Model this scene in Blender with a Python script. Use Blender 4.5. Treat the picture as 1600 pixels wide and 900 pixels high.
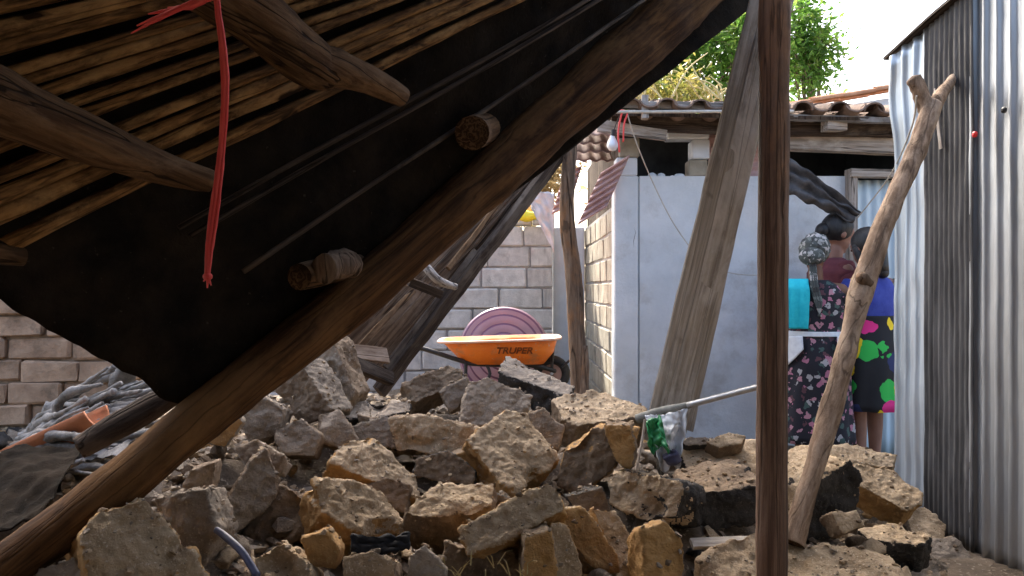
import bpy, bmesh, math, random
from mathutils import Vector, Matrix, noise
R = math.radians
sc = bpy.context.scene
for o in list(bpy.data.objects): bpy.data.objects.remove(o)
C = sc.collection
random.seed(7)

# ------------------------------------------------------------------ camera
F = 1244.4; CZ = 1.2
cam = bpy.data.cameras.new('camera'); cam.lens = 28.0; cam.sensor_width = 36.0
cam.clip_start = 0.05; cam.clip_end = 2000
camo = bpy.data.objects.new('camera', cam); C.objects.link(camo)
camo.location = (0, 0, CZ); camo.rotation_euler = (R(90), 0, 0)
sc.camera = camo
# ------------------------------------------------------------------ light
SUN_EL, SUN_AZ = 46.0, -22.0           # azimuth from +Y (into the picture), negative = left
sdir = Vector((math.sin(R(SUN_AZ))*math.cos(R(SUN_EL)), math.cos(R(SUN_AZ))*math.cos(R(SUN_EL)), math.sin(R(SUN_EL))))
w = bpy.data.worlds.new('World'); sc.world = w; w.use_nodes = True
nt = w.node_tree; nt.nodes.clear()
sky = nt.nodes.new('ShaderNodeTexSky'); sky.sky_type = 'NISHITA'; sky.sun_disc = False
sky.sun_elevation = R(SUN_EL); sky.sun_rotation = R(SUN_AZ); sky.air_density = 1.0; sky.dust_density = 6.5; sky.ozone_density = 1.0
bg = nt.nodes.new('ShaderNodeBackground'); bg.inputs[1].default_value = 0.15
wo = nt.nodes.new('ShaderNodeOutputWorld')
nt.links.new(sky.outputs[0], bg.inputs[0]); nt.links.new(bg.outputs[0], wo.inputs[0])
sl = bpy.data.lights.new('sun', 'SUN'); sl.energy = 3.2; sl.angle = R(1.5); sl.color = (1, 0.94, 0.84)
so = bpy.data.objects.new('sun', sl); C.objects.link(so)
so.rotation_euler = sdir.to_track_quat('Z', 'Y').to_euler(); so.location = sdir*30
sc.view_settings.view_transform = 'Standard'; sc.view_settings.look = 'None'
sc.view_settings.gamma = 1.0; sc.view_settings.use_curve_mapping = False
sc.view_settings.exposure = 2.25
sc.render.engine = 'CYCLES'

# ------------------------------------------------------------------ helpers
def P(px, py, Y): return Vector(((px-800)/F*Y, Y, CZ-(py-450)/F*Y))
def lerp(a, b, t): return a+(b-a)*t
def tag(o, label=None, cat=None, group=None, kind=None):
    if label: o['label'] = label
    if cat: o['category'] = cat
    if group: o['group'] = group
    if kind: o['kind'] = kind
    return o
def empty(name, loc, label=None, cat=None, group=None):
    o = bpy.data.objects.new(name, None); C.objects.link(o); o.location = loc
    o.empty_display_size = 0.05
    return tag(o, label, cat, group)
def wmat(o):
    m = Matrix.Translation(o.location) @ o.rotation_euler.to_matrix().to_4x4()
    return m if o.parent is None else m   # every child keeps world values in its own basis
def setparent(o, parent):
    if parent is not None:
        o.parent = parent; o.matrix_parent_inverse = wmat(parent).inverted()
def frame(z):
    z = Vector(z).normalized()
    a = Vector((0, 0, 1)) if abs(z.z) < 0.9 else Vector((0, 1, 0))
    x = a.cross(z).normalized(); y = z.cross(x)
    return x, y, z
def put(name, verts, faces, mats, parent=None, zdir=None, smooth=False, mi=None, solid=0, origin=None, smangle=None):
    """one mesh object from world-space vertices; local Z follows zdir (the grain)"""
    n = len(verts)
    if origin is None:
        c = Vector((0, 0, 0))
        for v in verts: c += Vector(v)
        c /= n
    else: c = Vector(origin)
    Rm = Matrix.Identity(3)
    if zdir is not None:
        x, y, z = frame(zdir); Rm = Matrix((x, y, z)).transposed()
    Ri = Rm.transposed()
    me = bpy.data.meshes.new(name)
    me.from_pydata([Ri @ (Vector(v)-c) for v in verts], [], faces)
    if not isinstance(mats, (list, tuple)): mats = [mats]
    for m in mats: me.materials.append(M[m] if isinstance(m, str) else m)
    if mi: me.polygons.foreach_set('material_index', mi)
    if smooth: me.polygons.foreach_set('use_smooth', [True]*len(me.polygons))
    me.update()
    o = bpy.data.objects.new(name, me); C.objects.link(o)
    o.location = c; o.rotation_euler = Rm.to_euler()
    if solid:
        s = o.modifiers.new('thickness', 'SOLIDIFY'); s.thickness = solid; s.offset = 0
    setparent(o, parent)
    return o
def merge(*parts):
    V = []; Fc = []
    for v, f in parts:
        k = len(V); V += list(v); Fc += [tuple(i+k for i in q) for q in f]
    return V, Fc
def catmull(pts, rad, n):
    if len(pts) == 2:
        return [pts[0].lerp(pts[1], i/n) for i in range(n+1)], [lerp(rad[0], rad[1], i/n) for i in range(n+1)]
    P_, R_ = [], []
    m = len(pts)-1
    for i in range(n+1):
        u = i/n*m; k = min(int(u), m-1); t = u-k
        a, b, c, d = pts[max(k-1, 0)], pts[k], pts[k+1], pts[min(k+2, m)]
        P_.append(0.5*((2*b)+(c-a)*t+(2*a-5*b+4*c-d)*t*t+(3*b-a-3*c+d)*t**3))
        R_.append(lerp(rad[k], rad[k+1], t))
    return P_, R_
def tube(pts, rad, seg=12, n=None, bump=0.0, freq=6.0, seed=0, capdome=0.0):
    pts = [Vector(p) for p in pts]
    if not isinstance(rad, (list, tuple)): rad = [rad]*len(pts)
    if n: pts, rad = catmull(pts, rad, n)
    V = []; Fc = []
    x, y, z = frame(pts[1]-pts[0])
    for i, (p, r) in enumerate(zip(pts, rad)):
        z = (pts[min(i+1, len(pts)-1)]-pts[max(i-1, 0)]).normalized()
        x = (x-z*x.dot(z)).normalized(); y = z.cross(x)
        for k in range(seg):
            a = 2*math.pi*k/seg; d = x*math.cos(a)+y*math.sin(a)
            rr = r
            if bump:
                q = p+d*r
                rr *= 1+bump*noise.noise(q*freq+Vector((seed*3.1, seed, 0)))+bump*.4*noise.noise(q*freq*3.3+Vector((0, seed, 5)))
            V.append(p+d*rr)
    L = len(pts)
    for i in range(L-1):
        for k in range(seg):
            k2 = (k+1) % seg
            Fc.append((i*seg+k, i*seg+k2, (i+1)*seg+k2, (i+1)*seg+k))
    a = len(V); V.append(pts[0]-(pts[1]-pts[0]).normalized()*capdome); V.append(pts[-1]+(pts[-1]-pts[-2]).normalized()*capdome)
    for k in range(seg):
        k2 = (k+1) % seg
        Fc.append((k2, k, a)); Fc.append(((L-1)*seg+k, (L-1)*seg+k2, a+1))
    return V, Fc
def log(name, pts, rad, mat, parent=None, seg=14, n=24, bump=.10, freq=7, seed=0, dome=0.004, endmat=None):
    V, Fc = tube(pts, rad, seg, n, bump, freq, seed, dome)
    mi = None; mats = [mat]
    if endmat: mats = [mat, endmat]; mi = [0]*(len(Fc)-2*seg)+[1]*(2*seg)
    o = put(name, V, Fc, mats, parent, zdir=Vector(pts[-1])-Vector(pts[0]), smooth=False, mi=mi)
    me = o.data
    sm = [True]*(len(Fc)-2*seg)+[False]*(2*seg)
    me.polygons.foreach_set('use_smooth', sm)
    return o
def boxv(c, ax, ay, az):
    c = Vector(c); V = []
    for k in (-1, 1):
        for j in (-1, 1):
            for i in (-1, 1): V.append(c+ax*i+ay*j+az*k)
    Fc = [(0, 2, 3, 1), (4, 5, 7, 6), (0, 1, 5, 4), (2, 6, 7, 3), (0, 4, 6, 2), (1, 3, 7, 5)]
    return V, Fc
def bevbox(c, ax, ay, az, b):
    """box with chamfered edges: 24 verts"""
    L = (ax.length, ay.length, az.length); u = (ax.normalized(), ay.normalized(), az.normalized())
    bm = bmesh.new(); V, Fc = boxv((0, 0, 0), Vector((L[0], 0, 0)), Vector((0, L[1], 0)), Vector((0, 0, L[2])))
    vs = [bm.verts.new(v) for v in V]
    for f in Fc: bm.faces.new([vs[i] for i in f])
    bmesh.ops.bevel(bm, geom=bm.edges[:], offset=min(b, min(L)*.6), segments=1, affect='EDGES')
    bm.verts.index_update()
    V = [Vector(c)+u[0]*v.co.x+u[1]*v.co.y+u[2]*v.co.z for v in bm.verts]
    Fc = [tuple(v.index for v in f.verts) for f in bm.faces]
    bm.free(); return V, Fc
def board(name, a, b, wv, thick, mat, parent=None, n=10, wob=.004, taper=1.0, seed=0):
    """plank from a to b; wv = half-width vector at a; thickness normal to it"""
    a = Vector(a); b = Vector(b); z = (b-a).normalized(); wv = Vector(wv); wv = (wv-z*wv.dot(z))
    nv = z.cross(wv.normalized()).normalized()
    V = []; Fc = []
    prof = [(-1, -1), (-.93, -1.12), (0, -1.15), (.93, -1.12), (1, -1), (1, 1), (.93, 1.12), (0, 1.15), (-.93, 1.12), (-1, 1)]
    m = len(prof)
    for i in range(n+1):
        t = i/n; p = a.lerp(b, t); s = lerp(1, taper, t)
        for (u, q) in prof:
            v = p+wv*u*s+nv*(q*thick*.5)
            d = Vector((noise.noise(v*5+Vector((seed, 0, 0))), noise.noise(v*5+Vector((0, seed, 9))), noise.noise(v*5+Vector((4, 0, seed)))))*wob
            d += Vector((noise.noise(v*21+Vector((seed, 2, 0))), noise.noise(v*21+Vector((1, seed, 9))), noise.noise(v*21)))*wob*.4
            V.append(v+d)
    for i in range(n):
        for k in range(m):
            k2 = (k+1) % m; Fc.append((i*m+k, i*m+k2, (i+1)*m+k2, (i+1)*m+k))
    Fc.append(tuple(range(m-1, -1, -1))); Fc.append(tuple(n*m+k for k in range(m)))
    return put(name, V, Fc, mat, parent, zdir=z)
def grid(fn, nu, nv):
    V = [fn(i/nu, j/nv) for j in range(nv+1) for i in range(nu+1)]
    Fc = [(j*(nu+1)+i, j*(nu+1)+i+1, (j+1)*(nu+1)+i+1, (j+1)*(nu+1)+i) for j in range(nv) for i in range(nu)]
    return V, Fc
def ellipsoid(c, r, nu=16, nv=10, rot=None):
    V = []; Fc = []; c = Vector(c)
    for j in range(1, nv):
        th = math.pi*j/nv
        for i in range(nu):
            ph = 2*math.pi*i/nu
            d = Vector((r[0]*math.sin(th)*math.cos(ph), r[1]*math.sin(th)*math.sin(ph), r[2]*math.cos(th)))
            V.append(c+(rot @ d if rot else d))
    for j in range(nv-2):
        for i in range(nu):
            i2 = (i+1) % nu; Fc.append((j*nu+i, (j+1)*nu+i, (j+1)*nu+i2, j*nu+i2))
    t = len(V); up = Vector((0, 0, r[2])); up = rot @ up if rot else up
    V += [c+up, c-up]
    for i in range(nu):
        i2 = (i+1) % nu; Fc.append((t, i, i2)); Fc.append((t+1, (nv-2)*nu+i2, (nv-2)*nu+i))
    return V, Fc
def remesh(V, Fc, vox, smooth_it=2, fac=.5):
    me = bpy.data.meshes.new('tmp'); me.from_pydata([tuple(v) for v in V], [], Fc); me.update()
    o = bpy.data.objects.new('tmp', me); C.objects.link(o)
    m = o.modifiers.new('r', 'REMESH'); m.mode = 'VOXEL'; m.voxel_size = vox; m.adaptivity = 0
    dg = bpy.context.evaluated_depsgraph_get(); ev = o.evaluated_get(dg); em = ev.to_mesh()
    bm = bmesh.new(); bm.from_mesh(em); ev.to_mesh_clear()
    for _ in range(smooth_it): bmesh.ops.smooth_vert(bm, verts=bm.verts, factor=fac, use_axis_x=True, use_axis_y=True, use_axis_z=True)
    bpy.data.objects.remove(o); bpy.data.meshes.remove(me)
    bm.normal_update()
    return bm
def lathe(prof, seg=32, closed=False):
    """profile [(r,z)] about local Z"""
    V = []; Fc = []
    for r, z in prof:
        for k in range(seg):
            a = 2*math.pi*k/seg; V.append(Vector((r*math.cos(a), r*math.sin(a), z)))
    for i in range(len(prof)-1):
        for k in range(seg):
            k2 = (k+1) % seg; Fc.append((i*seg+k, i*seg+k2, (i+1)*seg+k2, (i+1)*seg+k))
    return V, Fc
def xf(VF, m): return [m @ Vector(v) for v in VF[0]], VF[1]

# ------------------------------------------------------------------ materials
M = {}
def mat(name, c1, c2, scale=8, rough=.85, bump=.3, bscale=40, bdist=.006, metal=0.0, stretch=None, spec=.3, vary=.0, detail=6,
        speck=None, speck_scale=60, speck_th=.62, ramp=(.35, .65), trans=0, stain=None, alpha=None):
    m = bpy.data.materials.new(name); m.use_nodes = True; nt = m.node_tree; N = nt.nodes; L = nt.links
    b = N['Principled BSDF']; b.inputs['Roughness'].default_value = rough; b.inputs['Metallic'].default_value = metal
    b.inputs['Specular IOR Level'].default_value = spec
    tc = N.new('ShaderNodeTexCoord'); mp = N.new('ShaderNodeMapping'); L.new(tc.outputs['Object'], mp.inputs[0])
    if stretch: mp.inputs['Scale'].default_value = stretch
    oi = N.new('ShaderNodeObjectInfo'); va = N.new('ShaderNodeVectorMath'); va.operation = 'ADD'
    sc_ = N.new('ShaderNodeVectorMath'); sc_.operation = 'SCALE'; cmb = N.new('ShaderNodeCombineXYZ')
    for i in range(3): L.new(oi.outputs['Random'], cmb.inputs[i])
    L.new(cmb.outputs[0], sc_.inputs[0]); sc_.inputs['Scale'].default_value = 13.7
    L.new(mp.outputs[0], va.inputs[0]); L.new(sc_.outputs[0], va.inputs[1])
    n1 = N.new('ShaderNodeTexNoise'); n1.inputs['Scale'].default_value = scale; n1.inputs['Detail'].default_value = detail; n1.inputs['Roughness'].default_value = .65
    L.new(va.outputs[0], n1.inputs['Vector'])
    cr = N.new('ShaderNodeValToRGB'); cr.color_ramp.elements[0].position = ramp[0]; cr.color_ramp.elements[1].position = ramp[1]
    cr.color_ramp.elements[0].color = (*c1, 1); cr.color_ramp.elements[1].color = (*c2, 1)
    L.new(n1.outputs[0], cr.inputs[0]); col = cr.outputs[0]
    def mixin(col, fac, c):
        mx = N.new('ShaderNodeMix'); mx.data_type = 'RGBA'; L.new(fac, mx.inputs[0]); L.new(col, mx.inputs[6]); mx.inputs[7].default_value = (*c, 1)
        return mx.outputs[2]
    if speck:
        n2 = N.new('ShaderNodeTexNoise'); n2.inputs['Scale'].default_value = speck_scale; n2.inputs['Detail'].default_value = 3
        L.new(va.outputs[0], n2.inputs['Vector'])
        r2 = N.new('ShaderNodeValToRGB'); r2.color_ramp.elements[0].position = speck_th; r2.color_ramp.elements[1].position = speck_th+.06
        L.new(n2.outputs[0], r2.inputs[0]); col = mixin(col, r2.outputs[0], speck)
    if stain:
        n4 = N.new('ShaderNodeTexNoise'); n4.inputs['Scale'].default_value = stain[1]; n4.inputs['Detail'].default_value = 8; n4.inputs['Roughness'].default_value = .7
        L.new(va.outputs[0], n4.inputs['Vector'])
        r4 = N.new('ShaderNodeValToRGB'); r4.color_ramp.elements[0].position = stain[2]; r4.color_ramp.elements[1].position = stain[2]+.14
        r4.color_ramp.elements[1].color = (stain[3],)*3+(1,)
        L.new(n4.outputs[0], r4.inputs[0]); col = mixin(col, r4.outputs[0], stain[0])
    if vary:
        hs = N.new('ShaderNodeHueSaturation'); mr = N.new('ShaderNodeMapRange'); mr.inputs[3].default_value = 1-vary; mr.inputs[4].default_value = 1+vary
        L.new(oi.outputs['Random'], mr.inputs[0]); L.new(mr.outputs[0], hs.inputs['Value']); L.new(col, hs.inputs['Color']); col = hs.outputs[0]
    L.new(col, b.inputs['Base Color'])
    if bump:
        n3 = N.new('ShaderNodeTexNoise'); n3.inputs['Scale'].default_value = bscale; n3.inputs['Detail'].default_value = 8; n3.inputs['Roughness'].default_value = .7
        L.new(va.outputs[0], n3.inputs['Vector'])
        bp = N.new('ShaderNodeBump'); bp.inputs['Strength'].default_value = bump; bp.inputs['Distance'].default_value = bdist
        L.new(n3.outputs[0], bp.inputs['Height']); L.new(bp.outputs[0], b.inputs['Normal'])
    if trans: b.inputs['Transmission Weight'].default_value = trans
    if alpha is not None: b.inputs['Alpha'].default_value = alpha
    M[name] = m; return m
mat('adobe_tan', (.335, .24, .142), (.575, .44, .29), 9, bump=1, bscale=85, bdist=.010, speck=(.60, .49, .36), speck_scale=150, speck_th=.60, vary=.12, stain=((.16, .12, .08), 9, .60, .7))
mat('adobe_ochre', (.32, .178, .066), (.54, .325, .13), 6, bump=1, bscale=75, bdist=.010, speck=(.46, .31, .14), speck_scale=150, speck_th=.62, vary=.12, stain=((.12, .08, .045), 7, .58, .7))
mat('adobe_grey', (.22, .175, .13), (.40, .33, .255), 10, bump=1, bscale=85, bdist=.010, speck=(.42, .35, .27), speck_scale=160, speck_th=.60, vary=.15, stain=((.1, .085, .07), 8, .58, .7))
mat('adobe_brown', (.155, .108, .07), (.30, .22, .145), 9, bump=1, bscale=85, bdist=.010, speck=(.31, .235, .16), speck_scale=150, speck_th=.62, vary=.18)
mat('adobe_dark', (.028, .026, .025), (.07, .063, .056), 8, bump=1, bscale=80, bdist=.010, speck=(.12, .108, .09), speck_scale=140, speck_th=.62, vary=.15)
mat('dirt', (.08, .06, .04), (.18, .135, .095), 14, bump=1, bscale=40, bdist=.02, speck=(.33, .27, .2), speck_scale=60, speck_th=.6)
mat('ground', (.13, .098, .068), (.27, .21, .15), 6, bump=1, bscale=30, bdist=.03, speck=(.36, .3, .23), speck_scale=50, speck_th=.6)
mat('mortar', (.20, .145, .10), (.36, .27, .195), 12, bump=.9, bscale=60, bdist=.01)
mat('wall_adobe', (.33, .215, .14), (.52, .36, .245), 7, bump=.9, bscale=45, bdist=.012, vary=.14, stain=((.20, .145, .10), 6, .53, .85))
mat('block', (.47, .45, .42), (.67, .645, .60), 8, bump=1, bscale=60, bdist=.010, vary=.12, stain=((.24, .225, .205), 5, .58, .7))
mat('block_mortar', (.25, .24, .225), (.36, .345, .33), 12, bump=.8, bscale=60, bdist=.008)
mat('block_cream', (.27, .24, .185), (.42, .38, .30), 8, bump=.7, bscale=90, bdist=.006, vary=.12)
mat('plaster', (.60, .64, .665), (.77, .80, .82), 2.0, rough=.75, bump=.7, bscale=18, bdist=.010, detail=10, stain=((.42, .415, .40), 1.5, .52, .7))
mat('whitewash', (.60, .64, .68), (.72, .76, .80), 4, rough=.7, bump=.3, bscale=25, bdist=.005, vary=.06, stain=((.4, .38, .35), 4, .6, .7))
W = (1, 1, .07)
mat('beam_wood', (.040, .017, .006), (.125, .058, .019), 14, rough=.6, bump=.6, bscale=30, bdist=.006, stretch=W, stain=((.018, .010, .006), 4, .52, .9), spec=.25)
mat('log_wood', (.075, .038, .016), (.175, .098, .048), 14, rough=.6, bump=.7, bscale=30, bdist=.006, stretch=W, stain=((.028, .016, .009), 7, .54, .9))
mat('log_end', (.07, .038, .018), (.16, .09, .042), 25, rough=.8, bump=.6, bscale=60)
mat('pole_wood', (.065, .030, .017), (.18, .092, .05), 16, rough=.5, bump=.6, bscale=26, bdist=.005, stretch=(1, 1, .05), stain=((.27, .105, .035), 6, .56, .8), spec=.4)
mat('branch_bark', (.27, .185, .125), (.42, .31, .225), 12, rough=.75, bump=.6, bscale=34, bdist=.006, stretch=(1, 1, .4), stain=((.18, .125, .085), 8, .56, .8))
mat('post_bark', (.17, .115, .08), (.30, .22, .16), 14, rough=.8, bump=.8, bscale=30, stretch=(1, 1, .15), stain=((.30, .15, .07), 5, .58, .7))
mat('dark_timber', (.055, .04, .032), (.13, .098, .078), 14, rough=.75, bump=.6, bscale=30, stretch=W)
mat('grey_plank', (.25, .20, .14), (.42, .36, .275), 16, rough=.8, bump=.7, bscale=26, bdist=.004, stretch=(1, 1, .05), stain=((.16, .115, .07), 5, .58, .7))
mat('pale_wood', (.38, .33, .28), (.55, .50, .45), 16, rough=.8, bump=.6, bscale=26, stretch=W, stain=((.28, .23, .19), 6, .58, .7))
mat('panel_wood', (.10, .066, .046), (.20, .14, .10), 12, rough=.8, bump=.7, bscale=28, stretch=(1, 1, .1), vary=.2)
mat('slat_cane', (.055, .024, .007), (.21, .105, .033), 22, rough=.6, bump=.5, bscale=40, bdist=.004, stretch=(1, 1, .12), vary=.25, stain=((.045, .025, .012), 26, .58, .85))
mat('tar_sheet', (.008, .0065, .005), (.026, .019, .013), 7, rough=.9, bump=.8, bscale=9, bdist=.03, spec=.06, speck=(.05, .042, .034), speck_scale=60, speck_th=.70)
mat('black_plastic', (.010, .010, .011), (.022, .022, .024), 6, rough=.9, bump=.3, bscale=18, spec=.2)
mat('grey_plastic', (.14, .13, .115), (.40, .38, .36), 14, rough=.6, bump=.8, bscale=40, bdist=.012, stain=((.07, .06, .05), 11, .52, .9))
mat('red_twine', (.70, .055, .055), (.88, .13, .11), 60, rough=.5, bump=.4, bscale=90, stretch=(1, 1, .05))
mat('clay', (.36, .16, .08), (.52, .27, .15), 8, rough=.85, bump=.6, bscale=50, vary=.2, stain=((.2, .13, .09), 5, .57, .8))
mat('old_clay', (.15, .105, .08), (.27, .19, .145), 8, rough=.9, bump=.6, bscale=50, vary=.25, stain=((.08, .06, .05), 5, .55, .8))
mat('clay_orange', (.50, .18, .08), (.62, .26, .13), 8, rough=.8, bump=.4, bscale=50)
mat('rust', (.22, .13, .10), (.36, .23, .19), 9, rough=.7, bump=.4, bscale=40, stain=((.12, .06, .04), 6, .56, .8), vary=.15)
mat('pink_sheet', (.42, .24, .22), (.56, .38, .35), 9, rough=.6, bump=.3, bscale=40, stain=((.24, .13, .11), 5, .57, .7))
mat('orange_paint', (.78, .17, .015), (.88, .24, .03), 5, rough=.4, bump=.15, bscale=60, spec=.4, stain=((.42, .20, .10), 7, .54, .8), speck=(.55, .40, .30), speck_scale=30, speck_th=.66)
mat('rim_worn', (.80, .45, .32), (.86, .62, .52), 14, rough=.5, bump=.2)
mat('black_metal', (.015, .014, .014), (.035, .032, .03), 12, rough=.5, bump=.2, spec=.4)
mat('rubber', (.018, .018, .018), (.04, .038, .036), 12, rough=.8, bump=.3)
mat('ink', (.12, .04, .015), (.26, .07, .015), 20, rough=.5, bump=0)
mat('mauve_plastic', (.32, .195, .24), (.39, .25, .295), 3, rough=.4, bump=.1, spec=.45)
mat('mauve_dark', (.15, .07, .13), (.2, .1, .16), 3, rough=.5, bump=.1)
mat('galv_blue', (.40, .46, .51), (.58, .645, .70), 6, rough=.42, bump=.2, bscale=12, bdist=.01, metal=.65, stretch=(1, 1, .12), stain=((.36, .36, .35), 8, .60, .7))
mat('galv', (.34, .355, .365), (.54, .56, .57), 6, rough=.42, bump=.2, bscale=12, bdist=.01, metal=.65, stretch=(1, 1, .12), stain=((.28, .27, .26), 8, .59, .7))
mat('bitumen', (.045, .043, .042), (.15, .145, .14), 16, rough=.75, bump=.7, bscale=30, bdist=.008, stretch=(1, 1, .12), stain=((.36, .34, .32), 11, .58, .7))
mat('blue_sheet', (.48, .60, .68), (.62, .74, .80), 5, rough=.6, bump=.2, stretch=(1, 1, .15), stain=((.36, .38, .38), 6, .58, .7))
mat('fibre_cement', (.16, .155, .15), (.30, .29, .28), 9, rough=.8, bump=.5, bscale=40, stain=((.08, .06, .05), 5, .56, .8))
mat('old_sheet', (.035, .033, .034), (.11, .105, .105), 9, rough=.8, bump=.5, bscale=40, stain=((.03, .02, .018), 5, .56, .8))
mat('white_bulb', (.75, .80, .84), (.8, .85, .88), 3, rough=.15, bump=0, spec=.6)
mat('wire', (.05, .045, .04), (.1, .09, .08), 30, rough=.5, bump=0)
mat('pale_wire', (.45, .42, .36), (.6, .56, .5), 30, rough=.6, bump=0)
mat('pipe_metal', (.36, .36, .36), (.52, .52, .52), 20, rough=.35, bump=.2, metal=.5, stain=((.25, .22, .17), 9, .6, .7))
mat('rod_dirty', (.17, .17, .15), (.30, .30, .27), 20, rough=.8, bump=.4)
mat('white_film', (.50, .53, .56), (.66, .68, .70), 8, rough=.35, bump=.4, bscale=30, spec=.5)
mat('green_film', (.015, .20, .06), (.03, .30, .10), 8, rough=.35, bump=.3, spec=.5)
mat('yellow_film', (.80, .66, .03), (.9, .76, .06), 8, rough=.5, bump=.2)
mat('peach_cloth', (.70, .42, .24), (.78, .5, .32), 8, rough=.9, bump=.2)
mat('blue_tube', (.05, .055, .11), (.10, .11, .18), 8, rough=.45, bump=.2)
mat('straw', (.50, .40, .18), (.68, .58, .32), 30, rough=.85, bump=.2, vary=.15)
mat('bark', (.13, .10, .075), (.22, .175, .13), 14, rough=.9, bump=.8, bscale=30)
mat('skin_brown', (.16, .075, .043), (.21, .105, .062), 12, rough=.55, bump=.12, bscale=80)
mat('skin_light', (.24, .12, .08), (.30, .155, .11), 12, rough=.55, bump=.12, bscale=80)
mat('hair_black', (.010, .009, .009), (.028, .025, .024), 40, rough=.45, bump=.6, bscale=70, stretch=(1, 1, .2), spec=.4)
mat('eye_dark', (.02, .012, .01), (.03, .02, .015), 5, rough=.2, bump=0)
mat('towel_cyan', (.02, .50, .62), (.04, .62, .72), 25, rough=.95, bump=.6, bscale=120)
mat('royal_blue', (.035, .05, .26), (.06, .085, .36), 12, rough=.9, bump=.3, bscale=60)
mat('maroon_cloth', (.10, .025, .035), (.16, .045, .05), 12, rough=.9, bump=.3)
mat('apron', (.55, .56, .58), (.68, .69, .70), 20, rough=.9, bump=.3)
mat('grey_cloth', (.22, .26, .23), (.32, .36, .32), 40, rough=.9, bump=.3)
mat('red_cap', (.75, .03, .03), (.8, .05, .05), 5, rough=.4, bump=0)
mat('interior', (.03, .035, .04), (.06, .065, .07), 5, rough=.9, bump=.2)
def wood(name, dark, light, worn, st=.05, fib=70, crack=.5, knots=.5, rough=.75, spec=.2, patch=3.0, bump=.8, bd=.006):
    m = bpy.data.materials.new(name); m.use_nodes = True; nt = m.node_tree; N = nt.nodes; L = nt.links
    b = N['Principled BSDF']; b.inputs['Roughness'].default_value = rough; b.inputs['Specular IOR Level'].default_value = spec
    tc = N.new('ShaderNodeTexCoord'); oi = N.new('ShaderNodeObjectInfo'); ad = N.new('ShaderNodeVectorMath'); ad.operation = 'ADD'
    cb = N.new('ShaderNodeCombineXYZ'); ml = N.new('ShaderNodeMath'); ml.operation = 'MULTIPLY'; ml.inputs[1].default_value = 9.3; L.new(oi.outputs['Random'], ml.inputs[0])
    for i in range(3): L.new(ml.outputs[0], cb.inputs[i])
    L.new(tc.outputs['Object'], ad.inputs[0]); L.new(cb.outputs[0], ad.inputs[1])
    def nz(scale, zs, det=5, ro=.6):
        mp = N.new('ShaderNodeMapping'); mp.inputs['Scale'].default_value = (1, 1, zs); L.new(ad.outputs[0], mp.inputs[0])
        n = N.new('ShaderNodeTexNoise'); n.inputs['Scale'].default_value = scale; n.inputs['Detail'].default_value = det; n.inputs['Roughness'].default_value = ro; n.inputs['Distortion'].default_value = .3
        L.new(mp.outputs[0], n.inputs['Vector']); return n.outputs[0]
    def ramp(src, p0, p1, c0=(0, 0, 0), c1=(1, 1, 1)):
        r = N.new('ShaderNodeValToRGB'); e = r.color_ramp.elements; e[0].position = p0; e[1].position = p1; e[0].color = (*c0, 1); e[1].color = (*c1, 1); L.new(src, r.inputs[0]); return r.outputs[0]
    def mix(f, a, c):
        x = N.new('ShaderNodeMix'); x.data_type = 'RGBA'; L.new(f, x.inputs[0]); L.new(a, x.inputs[6])
        if isinstance(c, tuple): x.inputs[7].default_value = (*c, 1)
        else: L.new(c, x.inputs[7])
        return x.outputs[2]
    f1 = nz(fib, st, 6, .65); f2 = nz(fib*.35, st*.8, 4, .6)
    col = ramp(f1, .36, .66, dark, light)
    col = mix(ramp(f2, .45, .70), col, tuple(d*.55 for d in dark))
    pw = ramp(nz(patch, .45, 6, .7), .50, .66); col = mix(pw, col, worn)
    kn = ramp(nz(11, .7, 3, .5), .66, .72); 
    mk = N.new('ShaderNodeMath'); mk.operation = 'MULTIPLY'; L.new(kn, mk.inputs[0]); mk.inputs[1].default_value = knots; col = mix(mk.outputs[0], col, tuple(d*.4 for d in dark))
    cz = nz(fib*.22, st*.6, 3, .5); d0 = N.new('ShaderNodeMath'); d0.operation = 'SUBTRACT'; L.new(cz, d0.inputs[0]); d0.inputs[1].default_value = .5
    d1 = N.new('ShaderNodeMath'); d1.operation = 'ABSOLUTE'; L.new(d0.outputs[0], d1.inputs[0]); ck = ramp(d1.outputs[0], .004, .016, (1, 1, 1), (0, 0, 0))
    mc = N.new('ShaderNodeMath'); mc.operation = 'MULTIPLY'; L.new(ck, mc.inputs[0]); mc.inputs[1].default_value = crack; col = mix(mc.outputs[0], col, tuple(d*.2 for d in dark))
    L.new(col, b.inputs['Base Color'])
    h1 = N.new('ShaderNodeMath'); h1.operation = 'SUBTRACT'; L.new(f1, h1.inputs[0]); L.new(mc.outputs[0], h1.inputs[1])
    h2 = N.new('ShaderNodeMath'); h2.operation = 'MULTIPLY_ADD'; L.new(nz(14, .5, 6, .7), h2.inputs[0]); h2.inputs[1].default_value = 1.6; L.new(h1.outputs[0], h2.inputs[2])
    bp = N.new('ShaderNodeBump'); bp.inputs['Strength'].default_value = bump; bp.inputs['Distance'].default_value = bd; L.new(h2.outputs[0], bp.inputs['Height']); L.new(bp.outputs[0], b.inputs['Normal'])
    M[name] = m
wood('beam_wood', (.042, .019, .008), (.15, .074, .027), (.20, .105, .040), .05, 60, .35, .5, .8, .12, 2.2)
wood('log_wood', (.075, .038, .017), (.21, .12, .058), (.26, .165, .095), .06, 70, .9, .6, .75, .15, 5)
wood('pole_wood', (.12, .070, .050), (.31, .20, .145), (.40, .22, .12), .035, 90, .6, .5, .6, .25, 3)
wood('branch_bark', (.20, .13, .085), (.40, .29, .205), (.47, .36, .27), .22, 60, .5, .9, .8, .15, 6, .9, .007)
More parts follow.
